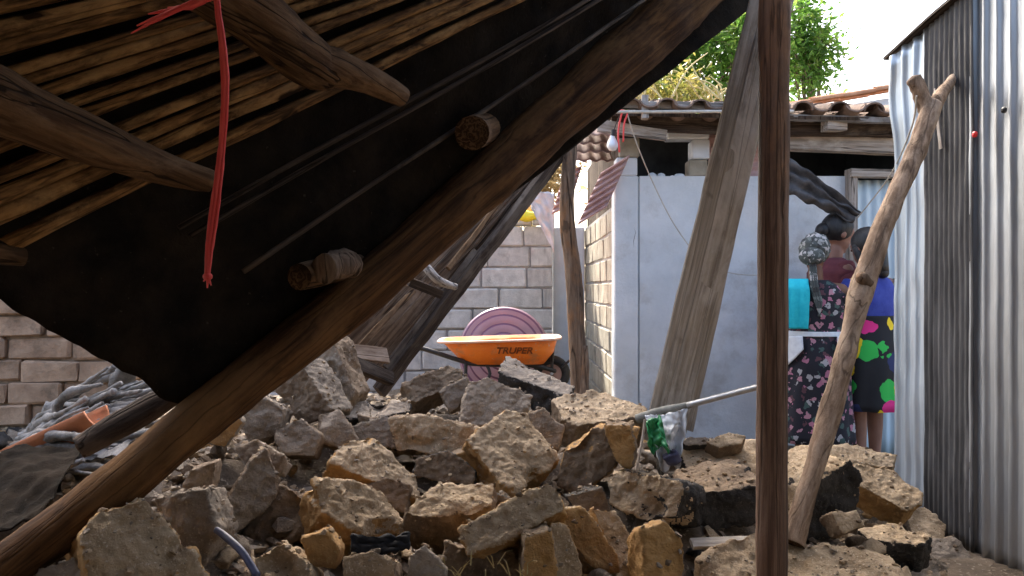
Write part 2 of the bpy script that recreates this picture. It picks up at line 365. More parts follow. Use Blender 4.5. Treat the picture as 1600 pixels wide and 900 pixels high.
wood('post_bark', (.13, .085, .058), (.29, .21, .15), (.31, .16, .075), .1, 60, .8, .6, .85, .1, 4, .9)
wood('dark_timber', (.038, .027, .021), (.115, .086, .066), (.15, .12, .095), .05, 70, .7, .4, .85, .1, 4)
wood('grey_plank', (.29, .245, .195), (.48, .43, .365), (.56, .51, .45), .03, 80, .35, .5, .85, .1, 3)
wood('pale_wood', (.30, .255, .215), (.52, .47, .42), (.58, .54, .50), .05, 80, .8, .4, .85, .1, 4)
wood('panel_wood', (.115, .075, .052), (.28, .195, .135), (.36, .275, .21), .06, 60, .8, .5, .85, .1, 4)
wood('slat_cane', (.065, .030, .010), (.36, .19, .068), (.46, .27, .11), .14, 75, .5, 1.0, .7, .15, 9, .8, .004)
def endgrain(name, dark, light):
    m = bpy.data.materials.new(name); m.use_nodes = True; nt = m.node_tree; N = nt.nodes; L = nt.links; b = N['Principled BSDF']; b.inputs['Roughness'].default_value = .85; b.inputs['Specular IOR Level'].default_value = .1
    tc = N.new('ShaderNodeTexCoord'); wv = N.new('ShaderNodeTexWave'); wv.wave_type = 'RINGS'; wv.rings_direction = 'Z'; wv.inputs['Scale'].default_value = 16; wv.inputs['Distortion'].default_value = 14; wv.inputs['Detail'].default_value = 4; wv.inputs['Detail Scale'].default_value = 3
    L.new(tc.outputs['Object'], wv.inputs['Vector']); cr = N.new('ShaderNodeValToRGB'); e = cr.color_ramp.elements; e[0].color = (*dark, 1); e[1].color = (*light, 1); e[0].position = .2; L.new(wv.outputs[1], cr.inputs[0])
    n = N.new('ShaderNodeTexNoise'); n.inputs['Scale'].default_value = 14; n.inputs['Detail'].default_value = 6; L.new(tc.outputs['Object'], n.inputs['Vector']); r2 = N.new('ShaderNodeValToRGB'); r2.color_ramp.elements[0].position = .45; r2.color_ramp.elements[1].position = .65; L.new(n.outputs[0], r2.inputs[0])
    mx = N.new('ShaderNodeMix'); mx.data_type = 'RGBA'; L.new(r2.outputs[0], mx.inputs[0]); L.new(cr.outputs[0], mx.inputs[6]); mx.inputs[7].default_value = (*[d*.5 for d in dark], 1); L.new(mx.outputs[2], b.inputs['Base Color'])
    bp = N.new('ShaderNodeBump'); bp.inputs['Strength'].default_value = .7; bp.inputs['Distance'].default_value = .004; L.new(wv.outputs[1], bp.inputs['Height']); L.new(bp.outputs[0], b.inputs['Normal']); M[name] = m
endgrain('log_end', (.05, .027, .013), (.15, .085, .042))
def leafmat(name, cols, tr=.5):
    m = bpy.data.materials.new(name); m.use_nodes = True; nt = m.node_tree; N = nt.nodes; L = nt.links
    b = N['Principled BSDF']; b.inputs['Roughness'].default_value = .5
    tc = N.new('ShaderNodeTexCoord'); n1 = N.new('ShaderNodeTexNoise'); n1.inputs['Scale'].default_value = 5; n1.inputs['Detail'].default_value = 4
    L.new(tc.outputs['Object'], n1.inputs['Vector']); cr = N.new('ShaderNodeValToRGB')
    e = cr.color_ramp.elements; e[0].position = .3; e[1].position = .7; e[0].color = (*cols[0], 1); e[1].color = (*cols[-1], 1)
    if len(cols) > 2:
        q = e.new(.52); q.color = (*cols[1], 1)
    L.new(n1.outputs[0], cr.inputs[0]); L.new(cr.outputs[0], b.inputs['Base Color'])
    t = N.new('ShaderNodeBsdfTranslucent'); L.new(cr.outputs[0], t.inputs[0]); mx = N.new('ShaderNodeMixShader'); mx.inputs[0].default_value = tr
    L.new(b.outputs[0], mx.inputs[1]); L.new(t.outputs[0], mx.inputs[2]); L.new(mx.outputs[0], N['Material Output'].inputs[0]); M[name] = m
leafmat('leaf_green', [(.05, .13, .02), (.12, .25, .04), (.26, .32, .07)], .62)
leafmat('leaf_yellow', [(.10, .15, .03), (.24, .22, .05), (.36, .30, .10)])
leafmat('leaf_dry', [(.30, .21, .09), (.46, .34, .16), (.55, .45, .26)])
def floral(name, base, cols, scale, th, seed=0):
    m = bpy.data.materials.new(name); m.use_nodes = True; nt = m.node_tree; N = nt.nodes; L = nt.links
    b = N['Principled BSDF']; b.inputs['Roughness'].default_value = .85
    tc = N.new('ShaderNodeTexCoord'); nz = N.new('ShaderNodeTexNoise'); nz.inputs['Scale'].default_value = scale*1.4
    L.new(tc.outputs['Object'], nz.inputs['Vector'])
    mx = N.new('ShaderNodeMix'); mx.data_type = 'RGBA'; mx.inputs[0].default_value = .05
    L.new(tc.outputs['Object'], mx.inputs[6]); L.new(nz.outputs[1], mx.inputs[7])
    v = N.new('ShaderNodeTexVoronoi'); v.inputs['Scale'].default_value = scale; L.new(mx.outputs[2], v.inputs['Vector'])
    cr = N.new('ShaderNodeValToRGB'); cr.color_ramp.interpolation = 'CONSTANT'
    sp = N.new('ShaderNodeSeparateColor'); L.new(v.outputs['Color'], sp.inputs[0]); L.new(sp.outputs[0], cr.inputs[0])
    e = cr.color_ramp.elements
    e[0].position = 0; e[0].color = (*cols[0], 1); e[1].position = 1/len(cols); e[1].color = (*cols[1], 1)
    for i in range(2, len(cols)):
        q = e.new(i/len(cols)); q.color = (*cols[i], 1)
    lt = N.new('ShaderNodeMath'); lt.operation = 'LESS_THAN'; L.new(v.outputs['Distance'], lt.inputs[0]); lt.inputs[1].default_value = th
    m2 = N.new('ShaderNodeMix'); m2.data_type = 'RGBA'; L.new(lt.outputs[0], m2.inputs[0]); m2.inputs[6].default_value = (*base, 1); L.new(cr.outputs[0], m2.inputs[7])
    L.new(m2.outputs[2], b.inputs['Base Color']); M[name] = m
floral('floral_dress', (.012, .011, .018), [(.42, .20, .24), (.012, .011, .018), (.36, .34, .34), (.10, .04, .05), (.40, .15, .22), (.05, .09, .08)], 26, .45)
floral('floral_skirt', (.010, .010, .012), [(.85, .62, .02), (.012, .012, .014), (.03, .45, .07), (.70, .03, .22), (.85, .60, .02), (.02, .03, .10)], 9.5, .58)
floral('head_cloth', (.07, .08, .075), [(.34, .34, .32), (.16, .18, .165), (.04, .04, .04), (.42, .40, .39)], 30, .5)

# ------------------------------------------------------------------ ground
def ground_z(x, y): return 0.0
V, Fc = grid(lambda u, v: Vector((lerp(-300, 300, u), lerp(-300, 300, v), 0)), 8, 8)
tag(put('ground', V, Fc, 'ground'), kind='structure')

# ------------------------------------------------------------------ rubble: large broken blocks
# (outline of the main face in photo pixels, distance, lean back, turn, thickness, face material, side material, label)
S = [
 ([(132,835),(165,800),(222,784),(300,868),(318,905),(322,960),(150,960)],1.72,.35,.45,.22,'adobe_tan','adobe_ochre','large ochre adobe block at the lower left corner below the long beam'),
 ([(497,752),(556,755),(600,768),(638,830),(600,838),(548,826),(505,800)],2.2,.7,.55,.15,'adobe_tan','adobe_ochre','squarish tan block with orange left side resting on a black scrap'),
 ([(540,693),(577,680),(648,742),(651,776),(612,764),(520,722)],2.5,.8,.55,.13,'adobe_tan','adobe_ochre','long orange brown block tilted down to the right above the squarish tan block'),
 ([(735,688),(790,645),(822,648),(868,716),(852,735),(802,768),(772,738)],2.62,.75,.35,.13,'adobe_tan','adobe_ochre','light tan rough block with a diamond shaped face at the centre of the pile'),
 ([(612,655),(652,650),(690,655),(748,672),(735,700),(690,708),(622,702)],2.88,.2,.0,.2,'adobe_tan','adobe_brown','wide low brown block left of the diamond shaped tan block'),
 ([(735,600),(765,592),(828,618),(818,643),(775,667),(722,662)],3.2,.35,.1,.16,'adobe_grey','adobe_grey','rough grey block below the orange wheelbarrow'),
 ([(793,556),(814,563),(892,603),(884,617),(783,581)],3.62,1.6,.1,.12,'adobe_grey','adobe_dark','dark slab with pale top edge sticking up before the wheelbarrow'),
 ([(868,624),(905,616),(940,611),(1004,640),(1000,651),(962,655),(905,662),(880,652)],3.25,1.9,.05,.10,'adobe_tan','adobe_brown','flat tan slab on the crest below the crooked tree post'),
 ([(628,602),(698,571),(718,579),(715,600),(652,627),(637,622)],3.5,.5,.1,.14,'adobe_brown','adobe_brown','narrow brown block slanting upward left of the grey block'),
 ([(533,637),(580,625),(634,630),(638,641),(602,649),(548,652)],3.1,1.8,.0,.10,'adobe_grey','adobe_dark','flat grey slab with black front edge behind the orange brown block'),
 ([(424,594),(464,562),(514,640),(494,654),(470,662)],3.0,.1,-.5,.12,'adobe_brown','adobe_grey','leaning brown slab on edge just right of the beam'),
 ([(474,556),(508,530),(520,535),(553,612),(540,634),(522,632)],3.18,.1,-.3,.12,'adobe_grey','adobe_brown','tallest pale grey slab leaning on edge beside the beam'),
 ([(630,797),(690,757),(773,752),(764,788),(735,803),(662,806)],2.3,1.0,.05,.12,'adobe_tan','adobe_brown','stepped tan block between the squarish tan block and the long ochre block'),
 ([(724,824),(768,798),(852,754),(868,764),(878,798),(802,838),(738,862)],2.1,.55,-.1,.17,'adobe_tan','adobe_ochre','long ochre block slanting upward at the front centre of the pile'),
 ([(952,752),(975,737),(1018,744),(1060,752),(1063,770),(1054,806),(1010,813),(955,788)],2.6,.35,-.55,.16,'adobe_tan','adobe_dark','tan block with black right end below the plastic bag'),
 ([(1005,832),(1038,817),(1064,848),(1070,890),(1052,925),(1014,915)],2.05,.3,.1,.14,'adobe_ochre','adobe_ochre','upright rounded orange chunk at the bottom left of the pole'),
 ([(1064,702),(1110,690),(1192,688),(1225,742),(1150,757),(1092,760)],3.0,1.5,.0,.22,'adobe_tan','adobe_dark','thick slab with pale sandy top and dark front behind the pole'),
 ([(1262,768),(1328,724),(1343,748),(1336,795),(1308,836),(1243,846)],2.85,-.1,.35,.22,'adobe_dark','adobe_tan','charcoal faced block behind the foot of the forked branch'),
 ([(1338,727),(1398,735),(1439,770),(1434,784),(1416,796),(1345,757)],3.15,1.1,.2,.09,'adobe_tan','adobe_ochre','flat tan block tilted down to the right against the metal fence'),
 ([(1303,701),(1340,694),(1396,712),(1394,728),(1358,726),(1308,718)],3.7,1.4,.1,.12,'adobe_tan','adobe_tan','pale rounded slab at the feet of the women'),
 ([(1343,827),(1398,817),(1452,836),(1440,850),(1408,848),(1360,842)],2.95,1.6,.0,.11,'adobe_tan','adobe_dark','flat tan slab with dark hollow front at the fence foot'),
 ([(1228,848),(1290,850),(1340,858),(1385,868),(1425,915),(1425,980),(1228,980)],2.25,1.3,.0,.16,'adobe_tan','adobe_brown','large flat sandy slab at the bottom right beside the pole'),
 ([(1096,872),(1148,842),(1192,834),(1215,930),(1205,980),(1085,970)],2.2,.8,.0,.14,'adobe_tan','adobe_tan','pale crumbly block at the bottom left of the pole'),
 ([(884,705),(925,672),(985,676),(974,702),(946,742),(900,772),(872,758)],2.78,.1,-.3,.16,'adobe_brown','adobe_ochre','purple brown block below the flat crest slab'),
 ([(944,664),(984,668),(991,700),(984,732),(964,722),(950,694)],2.72,.1,-.2,.10,'adobe_ochre','adobe_brown','small orange streaked piece left of the plastic bag'),
 ([(884,803),(910,795),(962,862),(968,892),(930,888),(890,842)],2.2,.4,.3,.10,'adobe_ochre','adobe_tan','ochre slab leaning left of centre, third in the fan of slabs at the bottom'),
 ([(926,795),(962,802),(1004,870),(1006,900),(965,886)],2.28,.5,.2,.10,'adobe_tan','adobe_ochre','rough tan slab leaning beside the upright orange chunk'),
 ([(862,820),(886,824),(910,888),(900,925),(868,900)],2.08,.2,.3,.09,'adobe_tan','adobe_ochre','narrow slab leaning second in the fan of slabs at the bottom'),
 ([(824,845),(860,832),(869,890),(862,945),(824,940)],2.02,.1,.1,.11,'adobe_ochre','adobe_brown','upright ochre slab first in the fan of slabs at the bottom'),
 ([(345,802),(392,722),(414,702),(436,750),(428,778),(366,836),(347,826)],2.3,.15,.3,.10,'adobe_grey','adobe_brown','grey slab standing on edge left of the squarish tan block'),
 ([(296,738),(336,724),(330,790),(334,832),(286,812),(276,782)],2.22,.1,.2,.12,'adobe_brown','adobe_brown','upright brown block right below the beam'),
 ([(242,778),(318,768),(338,826),(312,885),(300,862),(240,800)],2.02,.2,.0,.12,'adobe_grey','adobe_grey','crumbled grey chunk behind the large ochre corner block'),
 ([(322,662),(366,640),(377,662),(350,698),(318,690)],2.55,.1,.2,.12,'adobe_ochre','adobe_grey','small ochre block tucked under the beam'),
 ([(398,872),(440,848),(478,880),(504,935),(398,945)],1.98,.4,.0,.14,'adobe_tan','adobe_tan','crumbly tan chunk at the bottom edge left of centre'),
 ([(472,842),(510,829),(530,860),(520,888),(484,882)],2.06,.2,.1,.10,'adobe_ochre','adobe_ochre','small ochre chunk below the squarish tan block'),
 ([(540,872),(582,862),(612,880),(622,930),(540,940)],2.0,.3,.0,.12,'adobe_tan','adobe_brown','tan chunk at the bottom edge below the black scrap'),
 ([(640,872),(664,852),(694,890),(700,945),(636,945)],1.98,.3,.1,.12,'adobe_grey','adobe_grey','pale grey chunk at the bottom edge near grass blades'),
 ([(655,718),(700,706),(742,735),(738,756),(690,752),(652,742)],2.72,.3,.0,.12,'adobe_brown','adobe_dark','shadowed brown block in the gap above the stepped tan block'),
 ([(712,712),(742,700),(772,738),(748,744),(716,742)],2.78,.1,.2,.10,'adobe_ochre','adobe_brown','reddish piece wedged left under the diamond shaped tan block'),
 ([(1055,775),(1120,768),(1190,762),(1192,815),(1120,832),(1060,826)],2.72,-.1,.0,.2,'adobe_dark','adobe_brown','block coloured black for the shade under the thick pale topped slab'),  # dark colours stand in for the shade in this hollow
 ([(1106,690),(1138,674),(1166,680),(1160,692),(1124,698)],3.15,1.0,.0,.05,'adobe_tan','adobe_brown','small flat flake lying on the thick pale topped slab'),
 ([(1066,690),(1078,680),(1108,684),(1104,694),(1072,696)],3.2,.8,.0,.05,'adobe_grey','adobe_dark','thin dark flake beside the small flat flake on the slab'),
 ([(688,612),(728,590),(736,622),(704,642)],3.4,.2,.0,.12,'adobe_grey','adobe_brown','small grey block between the narrow brown block and the rough grey block'),
 ([(374,652),(410,622),(442,640),(432,680),(390,692)],2.75,.2,.0,.12,'adobe_grey','adobe_grey','rounded grey lump right of the beam below the bright gap'),
 ([(384,832),(430,762),(492,772),(484,832),(420,862)],2.36,.3,.0,.12,'adobe_brown','adobe_brown','dark brown slab in the hollow left of the squarish tan block'),
 ([(598,652),(616,660),(620,700),(560,690),(545,668)],2.95,.3,.0,.12,'adobe_grey','adobe_dark','small grey block left of the wide low brown block'),
 ([(430,668),(470,655),(500,680),(490,712),(440,708)],2.7,.3,.1,.12,'adobe_grey','adobe_brown','grey lump in the middle of the small rubble right of the beam'),
 ([(500,648),(530,640),(560,690),(540,702),(505,690)],2.8,.3,.2,.10,'adobe_grey','adobe_brown','angular grey piece above the orange brown block'),
 ([(370,700),(400,690),(440,712),(430,735),(385,728)],2.5,.4,.0,.10,'adobe_brown','adobe_grey','small brown piece above the grey slab on edge'),
 ([(815,650),(850,640),(880,665),(870,700),(840,690)],2.95,.3,.0,.10,'adobe_grey','adobe_brown','small grey piece right of the diamond shaped tan block'),
 ([(560,765),(600,745),(640,760),(632,800),(600,790)],2.6,.3,.0,.12,'adobe_brown','adobe_brown','brown block hidden behind the squarish tan block'),
 ([(560,650),(590,655),(640,700),(600,712),(565,700)],3.0,.3,.0,.1,'adobe_brown','adobe_brown','brown block in the shadow behind the wide low brown block'),
 ([(1380,860),(1420,850),(1480,880),(1490,930),(1400,930)],3.15,.8,.0,.12,'adobe_grey','adobe_tan','crumbled pale heap at the foot of the metal fence'),
 ([(1232,715),(1262,722),(1270,745),(1236,752)],3.2,.8,.0,.1,'adobe_tan','adobe_tan','small pale piece just right of the pole behind the branch'),
 ([(1418,800),(1446,792),(1478,822),(1470,846),(1428,836)],3.6,.8,.0,.10,'adobe_tan','adobe_brown','small tan block touching the fence above the flat dark fronted slab'),
 ([(1452,846),(1492,842),(1522,880),(1508,915),(1462,892)],3.45,.7,.0,.10,'adobe_grey','adobe_tan','pale grey block lowest at the fence foot in the right corner'),
 ([(1300,800),(1338,796),(1352,822),(1318,832)],2.7,.5,.1,.08,'adobe_tan','adobe_brown','small tan piece right of the charcoal faced block'),
 ([(1420,905),(1470,898),(1500,935),(1490,970),(1420,970)],3.1,.7,.0,.10,'adobe_tan','adobe_brown','sandy block cut off by the bottom edge beside the fence'),
 ([(60,890),(110,872),(135,900),(130,960),(50,960)],1.75,.4,.0,.12,'adobe_grey','adobe_brown','small grey block at the lower left corner beside the ochre block'),
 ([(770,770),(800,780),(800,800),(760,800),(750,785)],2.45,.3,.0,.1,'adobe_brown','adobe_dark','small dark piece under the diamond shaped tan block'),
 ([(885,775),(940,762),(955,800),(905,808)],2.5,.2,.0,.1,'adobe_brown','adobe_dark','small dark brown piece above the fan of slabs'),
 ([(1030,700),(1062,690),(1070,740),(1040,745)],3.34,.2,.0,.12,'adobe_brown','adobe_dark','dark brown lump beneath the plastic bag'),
 ([(700,850),(740,862),(800,862),(830,905),(820,960),(700,960)],2.08,.3,.0,.12,'adobe_brown','adobe_brown','brown block below the long ochre block at the bottom edge'),
]
heroes = []; ctrl = []
def face3(poly, Y, tilt, yaw):
    ym = max(p[1] for p in poly); xm = min(p[0] for p in poly); out = []
    for (px, py) in poly:
        y = Y
        for _ in range(12):
            y = Y+(tilt*(ym-py)+yaw*(px-xm))/F*y
        out.append(P(px, py, y))
    return out
def newell(p):
    n = Vector((0, 0, 0))
    for i in range(len(p)):
        a, b = p[i], p[(i+1) % len(p)]
        n += Vector(((a.y-b.y)*(a.z+b.z), (a.z-b.z)*(a.x+b.x), (a.x-b.x)*(a.y+b.y)))
    return n.normalized()
def rough(bm, seed, amp=1.0):
    o = Vector((seed*1.37, seed*.71, seed*2.3))
    for v in bm.verts:
        c = v.co
        d = .013*noise.noise(c*6+o)+.007*noise.noise(c*17+o)+.0045*noise.noise(c*44+o)+.0038*noise.noise(c*100+o)
        d += .006*(noise.voronoi(c*19+o)[0][0]-.45)+.005*(noise.voronoi(c*46+o)[0][0]-.45)
        k = noise.noise(c*9-o)
        if k > .30: d -= (k-.30)*.07
        v.co = c+v.normal*d*amp
    bm.normal_update()
rs = random.Random(3)
for i, (poly, Y, tilt, yaw, t, fm, sm, lab) in enumerate(S):
    gx = sum(p[0] for p in poly)/len(poly); gy = sum(p[1] for p in poly)/len(poly); poly = [(gx+(a-gx)*1.09, gy+(b-gy)*1.09) for a, b in poly]; t *= 1.35
    f = face3(poly, Y, tilt, yaw); c = sum(f, Vector())/len(f)
    n = newell(f)
    if n.dot(c-Vector((0, 0, CZ))) < 0: n = -n
    b = [p.lerp(c, rs.uniform(-.02, .12))+n*t*rs.uniform(.85, 1.15) for p in f]
    # corners of the face knocked off unevenly: extra points between the corners
    k = len(f); ff = []
    for j in range(k):
        a, d = f[j], f[(j+1) % k]; ff.append(a); mm = a.lerp(d, rs.uniform(.4, .6)); ff.append(mm.lerp(c, rs.uniform(-.02, .03)))
    bb = []
    for j in range(k):
        a, d = b[j], b[(j+1) % k]; bb.append(a); bb.append(a.lerp(d, .5))
    q = len(ff); V = ff+bb
    Fc = [tuple(range(q)), tuple(range(2*q-1, q-1, -1))]+[(j, q+j, q+(j+1) % q, (j+1) % q) for j in range(q)]
    cc = sum(V, Vector())/len(V)
    V = [v-cc for v in V]
    size = max((a-bq).length for a in V for bq in V)
    bm = remesh(V, Fc, max(.0058, size/62), 1, .5)
    rough(bm, i+1, min(1.2, max(.5, size/.3)))
    me = bpy.data.meshes.new('adobe_block'); bm.to_mesh(me); bm.free()
    me.materials.append(M[fm]); me.materials.append(M[sm])
    if len(me.polygons) and sum(p.normal.dot(p.center) > 0 for p in me.polygons) < len(me.polygons)/2: me.flip_normals()
    me.polygons.foreach_set('material_index', [0 if (p.normal.dot(-n)+.12*noise.noise(p.center*14)) > .62 else 1 for p in me.polygons])
    me.polygons.foreach_set('use_smooth', [True]*len(me.polygons))
    o = bpy.data.objects.new('adobe_block', me); C.objects.link(o); o.location = cc
    tag(o, lab, 'adobe block', 'large broken adobe blocks in the rubble pile')
    heroes.append((poly, Y)); 
    base = c+n*t*.75; ctrl.append((base.x, base.y, base.z-.10))
# mound under the blocks
ctrl += [(x, y, z) for x, y, z in [(-1.6,1.3,.45),(-.8,1.3,.48),(0,1.3,.46),(.8,1.3,.4),(1.4,1.4,.22),(-2.2,2,.5),(-2.4,3,.55),(-1.6,2.6,.6),(-1.3,3.2,.62),(-1.7,4,.45),(-2.6,4,.45),(-1,4.2,.6),(-.4,4.4,.58),(.2,4.6,.55),(.5,4.8,.47),(-.3,5.6,.42),(.3,6.2,.36),(-1.2,5.6,.4),(-.6,6.6,.33),(.3,7.2,.28),(-2.4,5.5,.35),(-1.6,7.3,.2),(.9,4.6,.28),(1.3,4.3,.2),(1.6,4.4,.12),(1.95,4.5,.06),(2.4,5.1,0),(1.4,5.2,.03),(2.4,3,.01),(2,2.6,.02),(2.2,3.3,.02),(2.05,3.8,.03),(1.75,2.9,.12),(2.1,3.4,.02),(1.85,3.95,.22),(2.5,4.0,.0),(1.6,1.6,.1),(2.4,2,.01),(-3,1.6,.3),(-3.2,3,.3),(-3.2,5,.1),(0,.6,.2),(-1.4,.6,.25),(1.4,.6,.1)]]
def mz(x, y):
    a = b = 0
    for (cx, cy, cz) in ctrl:
        wgt = 1/((cx-x)**2+(cy-y)**2+.006)**1.7; a += wgt*cz; b += wgt
    e = min(1, max(0, (x+3.9)/.5))*min(1, max(0, (2.95-x)/.4))*min(1, max(0, (y-.15)/.4))*min(1, max(0, (7.7-y)/.5))
    return a/b*e-.03*(1-e)
def mound(u, v):
    x = lerp(-4, 3, u); y = lerp(.1, 7.75, v); z = mz(x, y)
    return Vector((x, y, z+.02*noise.noise(Vector((x*6, y*6, 0)))+.012*noise.noise(Vector((x*19, y*19, 3)))))
V, Fc = grid(mound, 110, 120)
tag(put('dirt_mound', V, Fc, 'dirt', smooth=True), kind='structure')
# small chunks: shared meshes, each its own object
def inpoly(x, y, poly):
    r = False; j = len(poly)-1
    for i in range(len(poly)):
        xi, yi = poly[i]; xj, yj = poly[j]
        if (yi > y) != (yj > y) and x < (xj-xi)*(y-yi)/(yj-yi)+xi: r = not r
        j = i
    return r
def chunk_mesh(seed, m):
    r = random.Random(seed); bm0 = bmesh.new()
    for k in range(13):
        d = Vector((r.gauss(0, 1), r.gauss(0, 1), r.gauss(0, 1))).normalized()
        bm0.verts.new((d.x*r.uniform(.8, 1.1), d.y*r.uniform(.6, .9), d.z*r.uniform(.45, .75)))
    bmesh.ops.convex_hull(bm0, input=bm0.verts)
    bm0.verts.index_update(); V = [v.co.copy() for v in bm0.verts if v.link_faces]; ix = {v.index: k for k, v in enumerate([v for v in bm0.verts if v.link_faces])}
    Fc = [tuple(ix[v.index] for v in f.verts) for f in bm0.faces]; bm0.free()
    bm = remesh(V, Fc, .11, 1, .4)
    for v in bm.verts: v.co += v.normal*(.10*noise.noise(v.co*2.6+Vector((seed, 0, 0)))+.06*noise.noise(v.co*6+Vector((0, seed, 0))))
    me = bpy.data.meshes.new('rubble_chunk'); bm.to_mesh(me); bm.free(); me.materials.append(M[m])
    me.polygons.foreach_set('use_smooth', [True]*len(me.polygons)); return me
cm = [chunk_mesh(20+i, m) for i, m in enumerate(['adobe_grey', 'adobe_brown', 'adobe_tan', 'adobe_ochre', 'adobe_grey', 'adobe_brown', 'adobe_tan', 'adobe_dark', 'adobe_grey', 'adobe_brown'])]
F0_ = Vector((2.03, 4.2, 0)); FN_ = Vector((-.990, -.139, 0)).normalized()
rc = random.Random(11); placed = []; tries = 0
while len(placed) < 262 and tries < 30000:
    tries += 1
    px = rc.uniform(-20, 1480); Y = 1.65+2.6*rc.random()**1.3
    x = (px-800)/F*Y
    if x > 2.25 or Y > 4.1 and x < -1.3: continue
    z = mz(x, Y); s = .030+.065*rc.random()**1.7
    if Y < 2.0: s *= .8
    py = 450+(CZ-z)/Y*F
    if py > 930: continue
    bad = False
    for (poly, hy) in heroes:
        for q in (0, 1.0, -1.0):
            if inpoly(px+q*s/Y*F*.6, py-s*.5/Y*F, poly) or inpoly(px, py-q*s/Y*F*.5, poly): bad = True
        if bad: break
    if bad or any((x-a)**2+(Y-b)**2 < (.62*(s+c))**2 for a, b, c in placed): continue
    placed.append((x, Y, s))
    me = rc.choice(cm[:3]+cm) if px < 700 else rc.choice(cm)
    o = bpy.data.objects.new('rubble_chunk', me); C.objects.link(o)
    o.location = (x, Y, z+s*.35); o.scale = (s, s*rc.uniform(.8, 1.1), s*rc.uniform(.8, 1.2)); o.rotation_euler = (rc.uniform(-.5, .5), rc.uniform(-.5, .5), rc.uniform(0, 6.3))
    tag(o, 'small broken adobe chunk lying in the gaps between the larger blocks', 'rubble chunk', 'small chunks filling the rubble pile')
tries = 0; nf = 0
while nf < 38 and tries < 4000:
    tries += 1; px = rc.uniform(1330, 1500); Y = rc.uniform(2.4, 3.9); x = (px-800)/F*Y
    if (Vector((x, Y, 0))-F0_).dot(FN_) < .06: continue
    s = .03+.06*rc.random()**1.4; z = mz(x, Y)
    if 450+(CZ-z)/Y*F > 940 or any((x-a)**2+(Y-b)**2 < (.6*(s+c))**2 for a, b, c in placed) or any(inpoly(px, 450+(CZ-z-s*.6)/Y*F, p_) for p_, _ in heroes): continue
    placed.append((x, Y, s)); nf += 1
    o = bpy.data.objects.new('rubble_chunk', rc.choice([cm[0], cm[2], cm[6], cm[1]])); C.objects.link(o)
    o.location = (x, Y, z+s*.3); o.scale = (s, s*rc.uniform(.8, 1.1), s*rc.uniform(.7, 1.1)); o.rotation_euler = (rc.uniform(-.5, .5), rc.uniform(-.5, .5), rc.uniform(0, 6.3))
    tag(o, 'small crumbled chunk strewn along the foot of the metal fence', 'rubble chunk', 'small chunks along the fence foot')
# chunks at the foot of the fence and splinters of wood over the pile
rsn = random.Random(31)
for i in range(16):
    px = rsn.uniform(250, 980); Y = rsn.uniform(2.0, 3.4); x = (px-800)/F*Y; z = mz(x, Y)+.05; a = rsn.uniform(0, 6.3); L_ = rsn.uniform(.06, .16)
    c = Vector((x, Y, z)); d = Vector((math.cos(a), math.sin(a), rsn.uniform(-.3, .5)))*L_
    o = board('wood_splinter', c-d*.5, c+d*.5, Vector((-d.y, d.x, .3*L_)).normalized()*rsn.uniform(.003, .007), .005, rsn.choice(['grey_plank', 'dark_timber', 'pale_wood']), None, 6, .004, .4, i)
    tag(o, 'thin wood splinter lying loose on the rubble pile', 'splinter', 'wood splinters on the rubble')
# gravel and fragments fallen onto the blocks: nobody could count them
from mathutils.bvhtree import BVHTree
bv = []; bf = []
for o in C.objects:
    if o.name.startswith(('adobe_block', 'dirt_mound')):
        k = len(bv); bv += [v.co+o.location for v in o.data.vertices]; bf += [tuple(i+k for i in p.vertices) for p in o.data.polygons]
bvh = BVHTree.FromPolygons(bv, bf)
hull = []
for i in range(6):
    r = random.Random(i+70); b0 = bmesh.new()
    for q in range(9):
        d = Vector((r.gauss(0, 1), r.gauss(0, 1), r.gauss(0, 1))).normalized(); b0.verts.new((d.x, d.y*.8, d.z*.6))
    bmesh.ops.convex_hull(b0, input=b0.verts); vs = [v for v in b0.verts if v.link_faces]; ix = {v: q for q, v in enumerate(vs)}
    hull.append(([v.co.copy() for v in vs], [tuple(ix[v] for v in f.verts) for f in b0.faces])); b0.free()
V = []; Fc = []; gi = []
for i in range(30000):
    px = rc.uniform(-20, 1500); Y = 1.55+3.6*rc.random()**1.15; x = (px-800)/F*Y
    if x > 2.15: continue
    h = bvh.ray_cast(Vector((x, Y, 3)), Vector((0, 0, -1)))
    if h[0] is None or h[1].z < .45: continue
    low = h[0].z < mz(x, Y)+.07
    if not low and rc.random() < .45: continue
    s = (.005+.040*rc.random()**2.4) if low else (.0025+.013*rc.random()**3)
    hv, hf = hull[i % 6]; k = len(V); rt_ = Matrix.Rotation(rc.uniform(0, 6.3), 3, 'Z') @ Matrix.Rotation(rc.uniform(-.6, .6), 3, 'X'); c = h[0]+Vector((0, 0, s*.3))
    V += [c+rt_ @ (v*s) for v in hv]; Fc += [tuple(q+k for q in f) for f in hf]; g = rc.choice((0, 0, 1, 2, 2)); gi += [g]*len(hf)
tag(put('gravel', V, Fc, ['adobe_tan', 'adobe_brown', 'adobe_grey'], mi=gi), 'loose grit, crumbs and fragments scattered over the rubble pile', 'gravel', kind='stuff')

